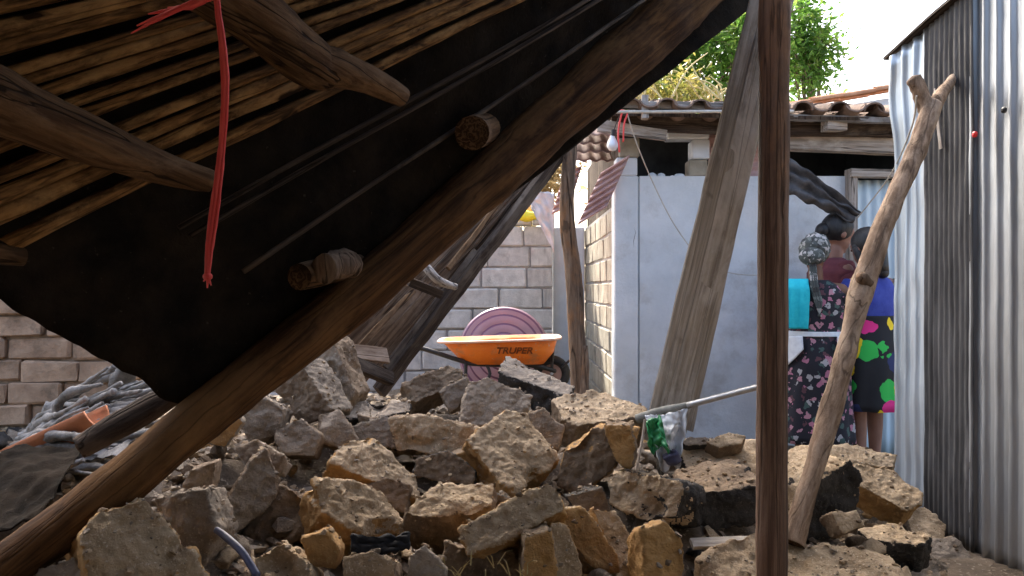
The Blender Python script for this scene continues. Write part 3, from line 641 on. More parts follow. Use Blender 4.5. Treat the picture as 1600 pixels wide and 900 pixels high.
# ------------------------------------------------------------------ collapsed roof
RA, RE, RC, RD = P(322, 632, 2.08), P(1160, -66, 3.52), P(-600, 55, 1.30), P(1000, -230, 2.5)
def RS(t, s):
    return RA*(1-t)*(1-s)+RE*t*(1-s)+RC*(1-t)*s+RD*t*s
def RN(t, s):
    e = .01; n = (RS(t+e, s)-RS(t-e, s)).cross(RS(t, s+e)-RS(t, s-e)).normalized()
    return n if n.dot(RS(t, s)-Vector((0, 0, CZ))) > 0 else -n
def rd(px, py):
    best = (1e9, 0, 0, 0)
    for i in range(-20, 125, 2):
        for j in range(-10, 140, 2):
            q = RS(i/100, j/100); u = 800+q.x/q.y*F; v = 450-(q.z-CZ)/q.y*F
            d = (u-px)**2+(v-py)**2
            if d < best[0]: best = (d, q.y, i/100, j/100)
    return best
roof = empty('collapsed_roof', (RA.x, RA.y, .55), 'fallen roof of black sheeting over cane slats, hanging at upper left', 'roof')
def rsheet(u, v):
    t = lerp(-.015, 1.30, u); s = lerp(-.02, 1.45, v)
    edge = .010*noise.noise(Vector((v*6, 3, 0)))+.006*noise.noise(Vector((v*27, 1, 0)))
    p = RS(t+edge*(1-u), s)+RN(t, s)*.035
    return p+RN(t, s)*(.022+.020*noise.noise(p*4)+.012*(1-2*abs(noise.noise(p*7+Vector((3, 0, 0)))))+.004*noise.noise(p*22))
V, Fc = grid(rsheet, 110, 110)
put('roof_sheet', V, Fc, 'tar_sheet', roof, smooth=True, solid=.012)
rr = random.Random(5); s = .505; k = 0
while s < 1.42:
    wd = rr.uniform(.013, .024)
    if s < .60 and rr.random() < .35: s += .03; continue
    a0 = rr.uniform(-.03, .04); ds = rr.uniform(-.012, .012)
    V = []; Fc = []; n = 30
    for i in range(n+1):
        t = lerp(a0, 1.2, i/n); sx = s+ds*i/n+.006*noise.noise(Vector((t*4, k, 0)))
        p = RS(t, sx); nn = RN(t, sx); c = (RS(t, sx+.01)-RS(t, sx-.01)).normalized()
        z = c.cross(nn)
        ww = wd*(1+.16*noise.noise(Vector((t*7, k*2.1, 5)))); kn = .0022 if i % 6 == k % 6 else 0
        off = nn*(.008*noise.noise(Vector((t*3, k*1.7, 9))))
        for (u, h) in ((-1, .006), (-.8, -.006), (-.3, -.0105), (.3, -.0105), (.8, -.006), (1, .006)):
            V.append(p+c*u*(ww+kn)+nn*(h-kn)+off)
    for i in range(n):
        for j in range(6):
            j2 = (j+1) % 6; Fc.append((i*6+j, i*6+j2, (i+1)*6+j2, (i+1)*6+j))
    Fc.append((5, 4, 3, 2, 1, 0)); Fc.append(tuple(n*6+j for j in range(6)))
    put('slat', V, Fc, 'slat_cane', roof, zdir=RS(1, s)-RS(0, s), smooth=True)
    s += wd*2/1.24+rr.choice([.001, .002, .003, .006, .014, .022]); k += 1
for s in (.34, .37, .20):
    V, Fc = tube([RS(i/8, s+.008*math.sin(i))-RN(i/8, s)*.004 for i in range(1, 10)], .008, 6, 24, .2, 9, s*50)
    put('thin_slat', V, Fc, 'dark_timber', roof, zdir=RS(1, s)-RS(0, s), smooth=True)
# dark purlin strip that shows below the beam towards the ridge
board('edge_board', P(760, 318, 2.86), P(1190, -45, 3.62), Vector((.016, 0, -.03)), .05, 'tar_sheet', roof, 20, .006, 3.0, 4)
def rafter(name, pts, rad, mat_, lab, n=26, bump=.16, lift=.9, seed=0, par=None, dy=0):
    q = [P(px, py, rd(px, py)[1]*lift-dy) for px, py in pts]
    return log(name, q, rad, mat_, par, 16, n, bump, 9, seed, .006, 'log_end')
o = rafter('broken_rafter', [(250, -75), (345, -15), (420, 45), (490, 100), (530, 108), (585, 128), (628, 152)], [.07, .07, .068, .060, .046, .038, .028], 'log_wood', '', 40, .13, .93, 2)
tag(o, 'thick knotted rafter stub hanging down from the roof at the top, behind the red twine', 'rafter', 'broken rafters under the roof')
o = rafter('broken_rafter', [(-160, 75), (-40, 140), (60, 185), (160, 228), (250, 262), (330, 283)], [.066, .066, .058, .046, .036, .024], 'log_wood', '', 40, .10, .90, 6)
tag(o, 'long split rafter with pointed end reaching in from the left edge', 'rafter', 'broken rafters under the roof')
log('split_strip', [P(px, py-22, rd(px, py)[1]*.885) for px, py in [(-60, 138), (60, 187), (150, 226), (225, 256)]], [.014, .016, .014, .004], 'dark_timber', o, 8, 20, .2, 12, 3)
o = rafter('broken_rafter', [(-120, 380), (-40, 392), (38, 402)], [.026, .024, .019], 'log_wood', '', 14, .10, .93, 9)
tag(o, 'short rafter end poking in at the left edge above the brick wall', 'rafter', 'broken rafters under the roof')
# the long beam and the logs resting on it
o = log('long_beam', [P(-70, 955, 1.72), P(0, 892, 1.80), P(150, 785, 1.92), P(330, 640, 2.09), P(600, 425, 2.42), P(850, 200, 2.86), P(1040, 25, 3.25), P(1180, -100, 3.6)],
        [.052, .054, .060, .064, .074, .096, .118, .125], 'beam_wood', None, 26, 160, .10, 7, 1, .01, 'log_end')
tag(o, 'long heavy brown beam slanting from the lower left corner to the top of the picture', 'beam')
o = log('thin_purlin', [P(318, 588, 2.16), P(420, 492, 2.3), P(540, 385, 2.48), P(640, 285, 2.66), P(730, 200, 2.84), P(900, 40, 3.2)], [.018, .02, .02, .022, .022, .022], 'beam_wood', None, 10, 40, .12, 6, 4)
tag(o, 'thin dark purlin running above and beside the long beam', 'purlin')
d = (P(740, 206, 2.72)-Vector((0, 0, CZ))).normalized()
o = log('cut_log', [P(738, 208, 2.42), P(748, 204, 2.6), P(775, 190, 3.0)], [.053, .055, .055], 'log_wood', None, 18, 14, .06, 8, 3, .002, 'log_end')
tag(o, 'round log with its cut end facing forward, upper of two resting on the beam', 'log', 'logs resting on the beam')
o = log('cut_log', [P(468, 432, 2.12), P(500, 426, 2.22), P(560, 416, 2.42)], [.036, .038, .036], 'log_wood', None, 16, 16, .12, 9, 5, .003, 'log_end')
tag(o, 'short log with its cut end facing left, lower of two resting on the beam', 'log', 'logs resting on the beam')
V, Fc = tube([P(505, 420, 2.12), P(530, 415, 2.2), P(548, 412, 2.28)], [.037, .041, .040], 12, 10, .35, 22, 4)
put('wrapping', V, Fc, 'post_bark', o, smooth=True)
o = log('fallen_log', [P(122, 700, 2.0), P(190, 662, 2.06), P(300, 600, 2.2)], [.028, .034, .034], 'dark_timber', None, 14, 16, .16, 8, 7, .004, 'log_end')
tag(o, 'dark log with orange brown end lying left of the long beam', 'log', 'logs lying beside the beam')
o = log('clay_pipe', [P(244, 612, 2.3), P(272, 598, 2.33), P(318, 576, 2.4)], [.026, .032, .032], 'clay_orange', None, 14, 10, .04, 8, 2)
tag(o, 'broken orange clay tube lying under the roof edge behind the beam', 'clay pipe')
# red twine
tw = empty('red_twine', P(337, -10, 1.22), 'bright red plastic twine hanging from the thick rafter stub', 'twine')
yt = 1.2
for j, (dx, r) in enumerate(((0, .0042), (4, .003), (-3, .0028))):
    pts = [P(336+dx*.4, -30, yt), P(340+dx*.6, 15, yt), P(349+dx, 90, yt), P(351+dx, 160, yt), P(344+dx, 250, yt+.01), P(334+dx*1.5, 330, yt+.01), P(327+dx*1.1, 385, yt+.01), P(324+dx*.5, 428, yt+.01)]
    V, Fc = tube(pts, [r]*8, 6, 60, .3, 60, j); put('strand', V, Fc, 'red_twine', tw, zdir=(0, 0, 1), smooth=True)
V, Fc = ellipsoid(P(324.5, 432, yt+.01), (.0075, .006, .006)); put('knot', V, Fc, 'red_twine', tw, smooth=True)
for a, b in (((318, 440), (.002)), ((330, 446), (.002)), ((324, 450), (.0018))):
    V, Fc = tube([P(324.5, 432, yt+.01), P(a[0], a[1], yt+.01)], [.003, .001], 5); put('frayed_end', V, Fc, 'red_twine', tw)
for j, (x2, y2) in enumerate(((205, 52), (214, 40), (232, 22), (262, 12))):
    V, Fc = tube([P(336, -8, yt+.02), P(300, 4+j*2, yt+.05), P(lerp(300, x2, .55), lerp(6, y2, .5)+j, yt+.07), P(x2, y2, yt+.09)], [.005, .0045, .0035, .0012], 6, 20, .3, 50, j)
    put('strand', V, Fc, 'red_twine', tw, zdir=V[0]-V[-1], smooth=True)
# ------------------------------------------------------------------ second fallen roof panel behind the beam
pan = empty('fallen_roof_section', P(560, 590, 4.1), 'fallen brown board panel propped behind the long beam', 'roof panel')
q0, q1, q2, q3 = P(440, 590, 3.75), P(770, 300, 4.75), P(872, 248, 5.05), P(596, 592, 4.25)
nb = 7
for i in range(nb):
    u0 = (i+.06)/nb; u1 = (i+.94)/nb
    a = q0.lerp(q3, (u0+u1)/2); b = q1.lerp(q2, (u0+u1)/2); wv = (q3-q0)/nb*.47
    board('plank', a, b, wv, .018, 'panel_wood', pan, 14, .008, .62, i)
for (a, b, c) in (((548, 556, 3.80), (645, 455, 4.15), 'log_wood'), ((602, 575, 4.0), (742, 392, 4.5), 'dark_timber'), ((700, 420, 4.35), (790, 305, 4.7), 'log_wood'), ((520, 522, 3.72), (640, 420, 4.05), 'dark_timber')):
    board('batten', P(*a), P(*b), Vector((.016, 0, .016)), .025, c, pan, 10, .003, 1, a[0])
for (px, py, dx, dy, ln, y) in ((640, 440, 50, 20, 1, 4.05),):
    board('cross_batten', P(px, py, y), P(px+dx, py+dy, y+.12), Vector((.012, 0, .02)), .02, 'dark_timber', pan, 6, .003, 1, px)
o = board('propped_timber', P(592, 612, 4.15), P(884, 230, 5.02), Vector((.045, .01, .035)), .07, 'dark_timber', None, 24, .006, .9, 8)
tag(o, 'straight dark timber leaning along the right edge of the fallen board panel', 'timber')
V, Fc = tube([P(655, 402, 4.02), P(672, 425, 4.0), P(688, 440, 4.02), P(712, 448, 4.1)], [.022, .024, .022, .018], 8, 16, .2, 9, 3)
tag(put('bent_stick', V, Fc, 'pale_wood', zdir=V[-1]-V[0], smooth=True), 'short bent pale stick caught on the fallen board panel', 'stick')
o = board('loose_board', P(540, 548, 3.6), P(606, 556, 3.75), Vector((.0, .03, .03)), .012, 'panel_wood', None, 8, .004, 1, 2)
tag(o, 'small grey board lying at the foot of the fallen panel', 'board')
o = board('loose_board', P(535, 560, 3.5), P(612, 592, 3.7), Vector((.0, .02, .025)), .03, 'dark_timber', None, 8, .004, 1, 5)
tag(o, 'thin black board sloping down at the foot of the fallen panel', 'board')

# ------------------------------------------------------------------ upright pole, leaning plank, forked branch
o = log('upright_pole', [Vector((P(1206, 0, 2.2).x, 2.2, 0)), P(1206, 820, 2.2), P(1207, 500, 2.2), P(1209, 200, 2.2), P(1211, -40, 2.2), P(1212, -300, 2.2)], [.043, .042, .041, .041, .042, .042], 'pole_wood', None, 22, 120, .07, 8, 3, .003, 'log_end')
tag(o, 'upright reddish brown pole in the foreground right of centre', 'pole')
for j, (py, wdt) in enumerate(()):
    V = []; Fc = []
    c0 = P(1207, py, 2.2); pts = [c0+Vector((math.cos(a)*.045, math.sin(a)*.045, .012*math.sin(a+j)+.004*math.sin(3*a))) for a in [k*math.pi/10 for k in range(21)]]
    V, Fc = tube(pts, wdt*.45, 5, None, .4, 80, j); put('binding', V, Fc, 'pale_wire', o, smooth=True)
o = board('leaning_plank', P(1036, 690, 3.45), P(1222, -70, 3.0), Vector((.085, -.03, .0)), .075, 'grey_plank', None, 40, .006, .88, 3)
tag(o, 'broad grey weathered plank leaning behind the upright pole', 'plank')
board('crack_strip', P(1062, 668, 3.385), P(1200, 60, 3.02), Vector((.055, -.02, 0)), .012, 'grey_plank', o, 30, .004, .8, 9)
br = log('forked_branch', [P(1238, 850, 2.62), P(1262, 765, 2.70), P(1296, 650, 2.82), P(1330, 520, 2.96), P(1352, 432, 3.06), P(1392, 325, 3.24), P(1432, 235, 3.42), P(1456, 165, 3.56)],
         [.038, .034, .039, .035, .046, .037, .041, .043], 'branch_bark', None, 22, 110, .15, 9, 4, .004, 'log_end')
tag(br, 'pale crooked branch with a forked top propped against the metal fence', 'branch')
V, Fc = tube([P(1452, 178, 3.55), P(1440, 148, 3.55), P(1427, 122, 3.55)], [.036, .034, .031], 14, 16, .30, 22, 3, .012); put('fork_stub', V, Fc, ['branch_bark'], br, smooth=True)
V, Fc = tube([P(1456, 170, 3.56), P(1472, 145, 3.64), P(1490, 120, 3.74)], [.040, .030, .016], 14, 16, .26, 20, 5, .012); put('fork_stub', V, Fc, ['branch_bark'], br, smooth=True)
V, Fc = tube([P(1352, 445, 3.02), P(1346, 430, 3.0)], [.030, .020], 12, 4, .2, 14, 5, .006); put('knot', V, Fc, ['post_bark'], br, smooth=True)
o = log('crooked_post', [P(910, 640, 5.0), P(905, 590, 5.0), P(901, 520, 5.0), P(896, 430, 5.0), P(886, 350, 5.0), P(888, 280, 5.0), P(893, 205, 5.0)], [.058, .056, .054, .052, .048, .045, .043], 'post_bark', None, 14, 50, .12, 6, 8, .004, 'log_end')
tag(o, 'crooked tree trunk post standing before the hut side wall', 'post')
V, Fc = tube([P(911, 625, 4.95), P(914, 575, 4.96), P(913, 540, 4.97)], [.028, .028, .02], 8, 10, .15, 10, 2); put('stub', V, Fc, 'post_bark', o, smooth=True)
# pipe, plastic bag
o = log('metal_pipe', [P(995, 655, 3.30), P(1030, 644, 3.26), P(1078, 632, 3.2), P(1200, 600, 3.05)], [.020, .020, .014, .010], 'rod_dirty', None, 10, 20, .12, 14, 2)
V, Fc = tube([P(1074, 633, 3.20), P(1196, 602, 3.03)], [.0115, .011], 12, 10, .02); put('bare_end', V, Fc, 'pipe_metal', o, zdir=V[-1]-V[0], smooth=True)
tag(o, 'thin grey metal pipe sloping up from the rubble to the pole', 'pipe')
bag = empty('plastic_bag', P(1035, 720, 3.2), 'crumpled white and green plastic bag hanging from the metal pipe', 'plastic bag')
def bagfn(cx, cy, rx, ry, y, seed):
    def f(u, v):
        a = 2*math.pi*u; th = math.pi*v; pinch = .35+.65*math.sin(th*.5+.2)
        p = P(cx, cy, y)+Vector((math.cos(a)*math.sin(th)*rx*pinch, math.sin(a)*math.sin(th)*rx*.6, math.cos(th)*ry))
        n = (1-2*abs(noise.noise(p*15+Vector((seed, 0, 0)))))*.030+(1-2*abs(noise.noise(p*34+Vector((0, seed, 0)))))*.016-.03
        return p+Vector((math.cos(a), math.sin(a), .3))*n
    return f
def bagsheet(x0, x1, ax, ay, seed, dy, fq=11):
    def f(u, v):
        t_ = P(lerp(x0, x1, u), lerp(654, 638, (lerp(x0, x1, u)-1005)/70), 3.20); e = P(ax+(u-.5)*26, ay+8*math.sin(u*7), 3.16)
        p = t_.lerp(e, v); k = .35+.65*math.sin(v*2.6)
        return p+Vector((0, -1, 0))*(dy+.030*k+.022*k*math.sin(u*fq+seed+v*2)+.016*noise.noise(Vector((u*5, v*5, seed)))+.010*noise.noise(Vector((u*14, v*12, seed))))+Vector((.014*noise.noise(Vector((u*4, v*6, seed+3))), 0, .012*noise.noise(Vector((u*6, v*4, seed+9)))))
    return f
V, Fc = merge(grid(bagsheet(1008, 1074, 1044, 728, 1, .0), 46, 34), grid(bagsheet(1012, 1070, 1046, 720, 5, -.07), 30, 24)); put('bag_body', V, Fc, 'white_film', bag, smooth=True, solid=.002)
V, Fc = grid(bagsheet(1004, 1030, 1026, 700, 2, .03, 4), 24, 24); put('green_print', V, Fc, 'green_film', bag, smooth=True, solid=.002)
V, Fc = grid(bagfn(1050, 716, .030, .03, 3.12, 7), 24, 18); put('bag_corner', V, Fc, 'blue_tube', bag, smooth=True)
V, Fc = tube([P(1008, 655, 3.1), P(1003, 690, 3.08), P(994, 735, 3.05)], .006, 6, 12, .2); tag(put('thin_stick', V, Fc, 'grey_plank', zdir=(0, 0, 1)), 'thin grey stick standing left of the plastic bag', 'stick')
o = board('loose_board', P(1080, 850, 2.5), P(1195, 846, 2.52), Vector((0, .02, .008)), .012, 'grey_plank', None, 8, .003, 1, 7)
tag(o, 'narrow pale board lying at the left foot of the pole', 'board')
# scraps in the rubble
V, Fc = tube([P(338, 828, 1.98), P(352, 838, 1.96), P(378, 862, 1.9), P(402, 900, 1.85)], [.008, .009, .009, .009], 10, 20, .08); 
tag(put('plastic_tube', V, Fc, 'blue_tube', smooth=True), 'dark blue plastic tube sticking out between the lower left stones', 'tube')
V, Fc = grid(lambda u, v: P(lerp(548, 640, u), 836+3*math.sin(u*4)+lerp(0, 30, v)*(1-.25*u), 2.10-.03*v)+Vector((0, .01*noise.noise(Vector((u*6, v*6, 0))), .008*noise.noise(Vector((u*7, v*5, 4))))), 22, 10)
tag(put('black_scrap', V, Fc, 'black_plastic', smooth=True, solid=.012), 'black plastic scrap under the squarish tan block', 'plastic scrap')
gr = random.Random(2); V = []; Fc = []
for i in range(22):
    b = P(gr.uniform(690, 830), gr.uniform(880, 905), 1.88); d = Vector((gr.uniform(-.05, .05), gr.uniform(-.03, .02), gr.uniform(.015, .05))); sd = Vector((.0016, 0, 0)); k = len(V)
    V += [b-sd, b+sd, b+d*.6+sd*.8, b+d*.6-sd*.8, b+d+Vector((d.x*.4, 0, -.01))]; Fc += [(k, k+1, k+2, k+3), (k+3, k+2, k+4)]
tag(put('grass_blades', V, Fc, 'straw'), 'few thin grass blades and straws at the bottom edge of the rubble', 'grass', kind='stuff')

# ------------------------------------------------------------------ left adobe wall
def brickmesh(name, L, H, D, b, m, wob, seed):
    V, Fc = bevbox((0, 0, 0), Vector((L/2, 0, 0)), Vector((0, D/2, 0)), Vector((0, 0, H/2)), b)
    r = random.Random(seed); V = [v+Vector((r.uniform(-wob, wob), r.uniform(-wob, wob), r.uniform(-wob, wob))) for v in V]
    me = bpy.data.meshes.new(name); me.from_pydata(V, [], Fc); me.materials.append(M[m]); return me
def brickwall(root, a, b, z0, z1, L, H, D, gap, meshes, jit, top=None, rot=0):
    a = Vector(a); b = Vector(b); d = (b-a).normalized(); tot = (b-a).length; ang = math.atan2(d.y, d.x); r = random.Random(int(tot*100))
    row = 0; z = z0
    while z < z1:
        x = -(.5*L if row % 2 else 0)+r.uniform(-.03, .03)*L
        while x < tot:
            l = L*r.uniform(.88, 1.1) if jit > .004 else L
            x0 = max(x, 0); x1 = min(x+l, tot)
            cx = (x0+x1)/2
            if x1-x0 > L*.18 and (top is None or z+H < top(cx/tot)):
                o = bpy.data.objects.new('brick' if L < .36 else 'block', r.choice(meshes)); C.objects.link(o)
                p = a+d*cx; o.location = (p.x+r.uniform(-jit, jit)*d.y, p.y+r.uniform(-jit, jit)*abs(d.x), z+H/2)
                o.rotation_euler = (r.uniform(-jit, jit), 0, ang+r.uniform(-jit, jit)); o.scale = ((x1-x0-gap)/(L-gap), 1, 1)
                setparent(o, root); 
                if o.parent: o.matrix_parent_inverse = Matrix.Translation(-Vector(root.location))
            x += l
        z += H+gap; row += 1
aw = empty('adobe_wall', (-3, 4.3, 0), 'rough tan adobe brick wall at the left behind the fallen roof', 'wall')
ms = [brickmesh('brick', .302, .108, .2, .010, 'wall_adobe', .008, 40+i) for i in range(6)]
brickwall(aw, (-5.0, 4.3, 0), (-1.98, 4.3, 0), .0, 3.1, .312, .108, .2, .010, ms, .016)
V, Fc = boxv((-3.5, 4.32, 1.54), Vector((1.5, 0, 0)), Vector((0, .090, 0)), Vector((0, 0, 1.54))); put('mortar_core', V, Fc, 'mortar', aw)
# grey crumpled sheeting and black plastic beside it
def sheetfn(c00, c10, c11, c01, amp, fr, seed):
    def f(u, v):
        p = c00*(1-u)*(1-v)+c10*u*(1-v)+c11*u*v+c01*(1-u)*v
        a_, b_ = (u+v)*.7, (u-v)*.7; r1 = 1-abs(noise.noise(Vector((a_*fr*.6, b_*fr*1.9, seed))))*2; r2 = 1-abs(noise.noise(Vector((a_*fr*1.3, b_*fr*4, seed+5))))*2
        return p+Vector((.15, -.3, 1))*amp*(.6*r1+.3*r2+.25*noise.noise(Vector((u*fr*6, v*fr*6, seed))))
    return f
V, Fc = grid(sheetfn(P(20, 745, 2.6), P(190, 715, 2.5), P(300, 585, 3.0), P(80, 680, 3.2), .02, 4, 3), 60, 60)
rf = random.Random(8); parts = [(V, Fc)]
for k in range(80):
    u = k/79; a = P(10, 735, 2.62).lerp(P(60, 668, 3.3), u)+Vector((rf.uniform(-.03, .03), rf.uniform(-.05, .05), rf.uniform(-.01, .03))); b = P(215, 712, 2.5).lerp(P(285, 575, 3.05), u)+Vector((rf.uniform(-.30, .05), rf.uniform(-.12, .12), rf.uniform(-.07, .05)))
    m1 = a.lerp(b, rf.uniform(.25, .4))+Vector((0, rf.uniform(-.05, .05), rf.uniform(-.02, .05))); m2 = a.lerp(b, rf.uniform(.6, .75))+Vector((0, rf.uniform(-.05, .05), rf.uniform(-.02, .04)))
    parts.append(tube([a, m1, m2, b], [rf.uniform(.004, .014), rf.uniform(.006, .026), rf.uniform(.005, .022), rf.uniform(.002, .010)], 7, 44, .6, 22, k))
V, Fc = merge(*parts)
tag(put('crumpled_sheet', V, Fc, 'grey_plastic', smooth=True), 'crumpled dirty grey plastic sheet heaped before the adobe wall', 'plastic sheet')
V, Fc = grid(sheetfn(P(-120, 870, 1.9), P(60, 830, 1.9), P(130, 700, 2.4), P(-80, 715, 2.6), .04, 1.8, 9), 50, 40)
tag(put('black_sheet', V, Fc, 'tar_sheet', smooth=True, solid=.004), 'black plastic sheet bunched at the left edge under the beam', 'plastic sheet')
V, Fc = tube([P(182, 640, 3.2), P(190, 600, 3.1), P(206, 560, 3.05), P(215, 545, 3.05)], [.05, .04, .03, .02], 10, 20, .5, 18, 5)
tag(put('hanging_rag', V, Fc, 'grey_plastic', smooth=True), 'torn pale plastic strip hanging at the lower roof corner', 'plastic strip')
V, Fc = xf(grid(lambda u, v: Vector((.07*math.cos(math.pi*u), .07*math.sin(math.pi*u), lerp(-.15, .15, v))), 12, 6), Matrix.Translation(P(84, 668, 2.62)) @ Matrix.Rotation(R(65), 4, 'Y') @ Matrix.Rotation(R(-90), 4, 'Z'))
tag(put('roof_tile', V, Fc, 'clay_orange', smooth=True, solid=.012), 'loose orange clay roof tile lying before the adobe wall', 'roof tile')

# ------------------------------------------------------------------ back block wall
bw = empty('block_wall', (-.8, 7.8, 0), 'pale concrete block wall closing the yard behind the wheelbarrow', 'wall')
ms = [brickmesh('block', .44, .185, .15, .012, 'block', .007, 60+i) for i in range(7)]
brickwall(bw, (-2.6, 7.8, 0), (.40, 7.8, 0), 0, 1.85, .452, .185, .15, .016, ms, .007)
V, Fc = boxv((-1.1, 7.815, .88), Vector((1.49, 0, 0)), Vector((0, .068, 0)), Vector((0, 0, .88))); put('mortar_core', V, Fc, 'block_mortar', bw)
o = put('whitewashed_wall', *bevbox((.56, 7.95, .9), Vector((.16, 0, 0)), Vector((0, .06, 0)), Vector((0, 0, .9)), .01), 'whitewash')
tag(o, 'narrow whitewashed wall strip between the block wall and the hut side', 'wall')

# ------------------------------------------------------------------ hut
HY = 5.6
def hx(px): return (px-800)/F*HY
def hz(py): return CZ-(py-450)/F*HY
hut = empty('hut', (1.6, 6.6, 0), 'low grey plastered hut with a clay tile roof behind the leaning plank', 'hut')
def bx(name, x0, x1, y0, y1, z0, z1, m, par, b=.006):
    return put(name, *bevbox(((x0+x1)/2, (y0+y1)/2, (z0+z1)/2), Vector(((x1-x0)/2, 0, 0)), Vector((0, (y1-y0)/2, 0)), Vector((0, 0, (z1-z0)/2)), b), m, par)
bx('corner_column', hx(960), hx(998), HY, HY+.16, 0, hz(275), 'plaster', hut, .008)
def fw(u, v):
    return Vector((lerp(hx(999.5), hx(1324), u), HY+.006+.004*noise.noise(Vector((u*9, v*9, 1))), lerp(0, hz(275), v)))
Vf, Ff = grid(fw, 40, 40); Vb = [Vector((v.x, HY+.15, v.z)) for v in Vf]; k = len(Vf)
Fb = [tuple(reversed([i+k for i in f])) for f in Ff]
n = 41; rim = [i for i in range(n)]+[j*n+40 for j in range(1, n)]+[40*n+i for i in range(39, -1, -1)]+[j*n for j in range(39, 0, -1)]
Fr = [(rim[(i+1) % len(rim)], rim[i], rim[i]+k, rim[(i+1) % len(rim)]+k) for i in range(len(rim))]
fwall = put('front_wall', Vf+Vb, Ff+Fb+Fr, 'plaster', hut)
V, Fc = tube([Vector((hx(991+5*noise.noise(Vector((i*.7, 0, 0)))), HY+.004, lerp(hz(300), hz(605), i/24))) for i in range(25)], [.0035+.003*abs(noise.noise(Vector((i*.9, 4, 0)))) for i in range(25)], 5)
put('crack', V, Fc, 'interior', hut)
sw = put('side_wall', *boxv((hx(960)+.075, 6.9, .9), Vector((.055, 0, 0)), Vector((0, 1.13, 0)), Vector((0, 0, .9))), 'block_mortar', hut)
ms = [brickmesh('block', .40, .165, .13, .008, 'block_cream', .006, 80+i) for i in range(6)]
brickwall(sw, (hx(960)+.075, 8.02, 0), (hx(960)+.075, HY+.17, 0), 0, 1.70, .412, .165, .13, .014, ms, .0035)
bx('back_wall', .8, 3.4, 7.95, 8.08, 0, 2.83, 'interior', hut)
bx('gable_boards', hx(960)+.03, hx(960)+.06, HY+.02, 7.94, 1.76, 2.38, 'dark_timber', hut)
V = [Vector((3.32, HY, 0)), Vector((3.32, 7.94, 0)), Vector((3.32, 7.94, 2.82)), Vector((3.32, HY, 2.34))]; V += [v+Vector((.1, 0, 0)) for v in V]
put('far_side_wall', V, [(0, 1, 2, 3), (7, 6, 5, 4), (1, 5, 6, 2), (3, 2, 6, 7), (0, 3, 7, 4), (0, 4, 5, 1)], 'interior', hut)
def blk(px0, px1, py0, py1, m, y0=HY+.0, y1=HY+.15, nm='block', rz=0):
    o = bx(nm, hx(px0), hx(px1), y0, y1, hz(py1), hz(py0), m, hut, .008); return o
blk(967, 999, 216, 245.4, 'block_cream', HY-.01, HY+.13); blk(963, 996, 246, 274.6, 'whitewash')
blk(1082, 1109, 217.5, 248, 'whitewash'); blk(1077, 1106, 248.8, 274.6, 'block_cream', HY+.01, HY+.15)
blk(1043, 1108, 199, 217, 'whitewash', HY-.01, HY+.14, 'lintel')
for (px, py, r) in ((1021, 273, .030), (1035, 273, .026), (1064, 275, .038), (1052, 276, .02)):
    V, Fc = ellipsoid((hx(px), HY+.05, hz(py)), (r*1.1, r, r*.72), 10, 7); V = [v+Vector((1, 1, 1))*.006*noise.noise(v*30) for v in V]; put('stone', V, Fc, 'whitewash', hut, smooth=True)
# eave timbers, left part
board('eave_rail', P(952, 163, 5.3), P(1240, 170, 5.3), Vector((0, 0, .024)), .05, 'pale_wood', hut, 16, .006, 1, 2)
board('fascia', P(956, 190, 5.42), P(1240, 198, 5.42), Vector((0, 0, .065)), .03, 'dark_timber', hut, 16, .006, 1, 3)
board('rafter_end', P(1008, 150, 5.24), P(1008, 186, 5.22), Vector((.022, 0, 0)), .04, 'pale_wood', hut, 5, .004, 1, 4)
V, Fc = tube([P(938, 175, 5.2), P(1150, 174, 5.2), P(1240, 174, 5.2)], .011, 8, 10); put('eave_pipe', V, Fc, 'pale_wire', hut, smooth=True)
o = board('nailed_board', P(934, 196, 5.36), P(1041, 212, 5.40), Vector((0, 0, .042)), .025, 'pale_wood', hut, 10, .004, .9, 6)
# eave timbers, right part
board('sheet_edge', P(1228, 184, 5.28), P(1432, 190, 5.28), Vector((0, 0, .018)), .05, 'fibre_cement', hut, 16, .006, 1, 7)
board('brown_beam', P(1226, 202, 5.42), P(1440, 204, 5.42), Vector((0, 0, .043)), .07, 'dark_timber', hut, 16, .005, 1, 8)
board('white_beam', P(1226, 223, 5.50), P(1440, 231, 5.50), Vector((0, 0, .053)), .08, 'pale_wood', hut, 16, .005, 1, 9)
board('rafter_end', P(1288, 196, 5.30), P(1318, 198, 5.34), Vector((0, 0, .04)), .07, 'pale_wood', hut, 5, .006, .8, 4)
# door
board('door_post', Vector((hx(1328), HY-.02, 0)), Vector((hx(1328), HY-.02, hz(266))), Vector((.030, 0, 0)), .08, 'pale_wood', hut, 16, .004, 1, 1)
board('door_lintel', Vector((hx(1322), HY-.04, hz(272))), Vector((hx(1440), HY-.04, hz(274))), Vector((0, 0, .028)), .08, 'pale_wood', hut, 12, .004, 1, 2)
def corr(o, u, v, n, W_, H_, pitch, amp, nu=None, nv=8, dent=.004, seed=0, warp=None):
    u = Vector(u).normalized(); v = Vector(v).normalized(); n = Vector(n).normalized(); nu = nu or int(W_/pitch*8)
    def f(a, b):
        x = a*W_; z = b*H_
        p = Vector(o)+u*x+v*z+n*(amp*math.sin(2*math.pi*x/pitch)+dent*noise.noise(Vector((x*5, z*3, seed)))+dent*.5*noise.noise(Vector((x*13, z*11, seed))))
        return p+(warp(a, b) if warp else Vector((0, 0, 0)))
    return grid(f, nu, nv)
V, Fc = corr((hx(1336), HY+.02, .02), (1, 0, 0), (0, 0, 1), (0, -1, 0), .56, hz(281)-.02, .07, .009, nv=14)
put('door_sheet', V, Fc, 'blue_sheet', hut, smooth=True, solid=.002)
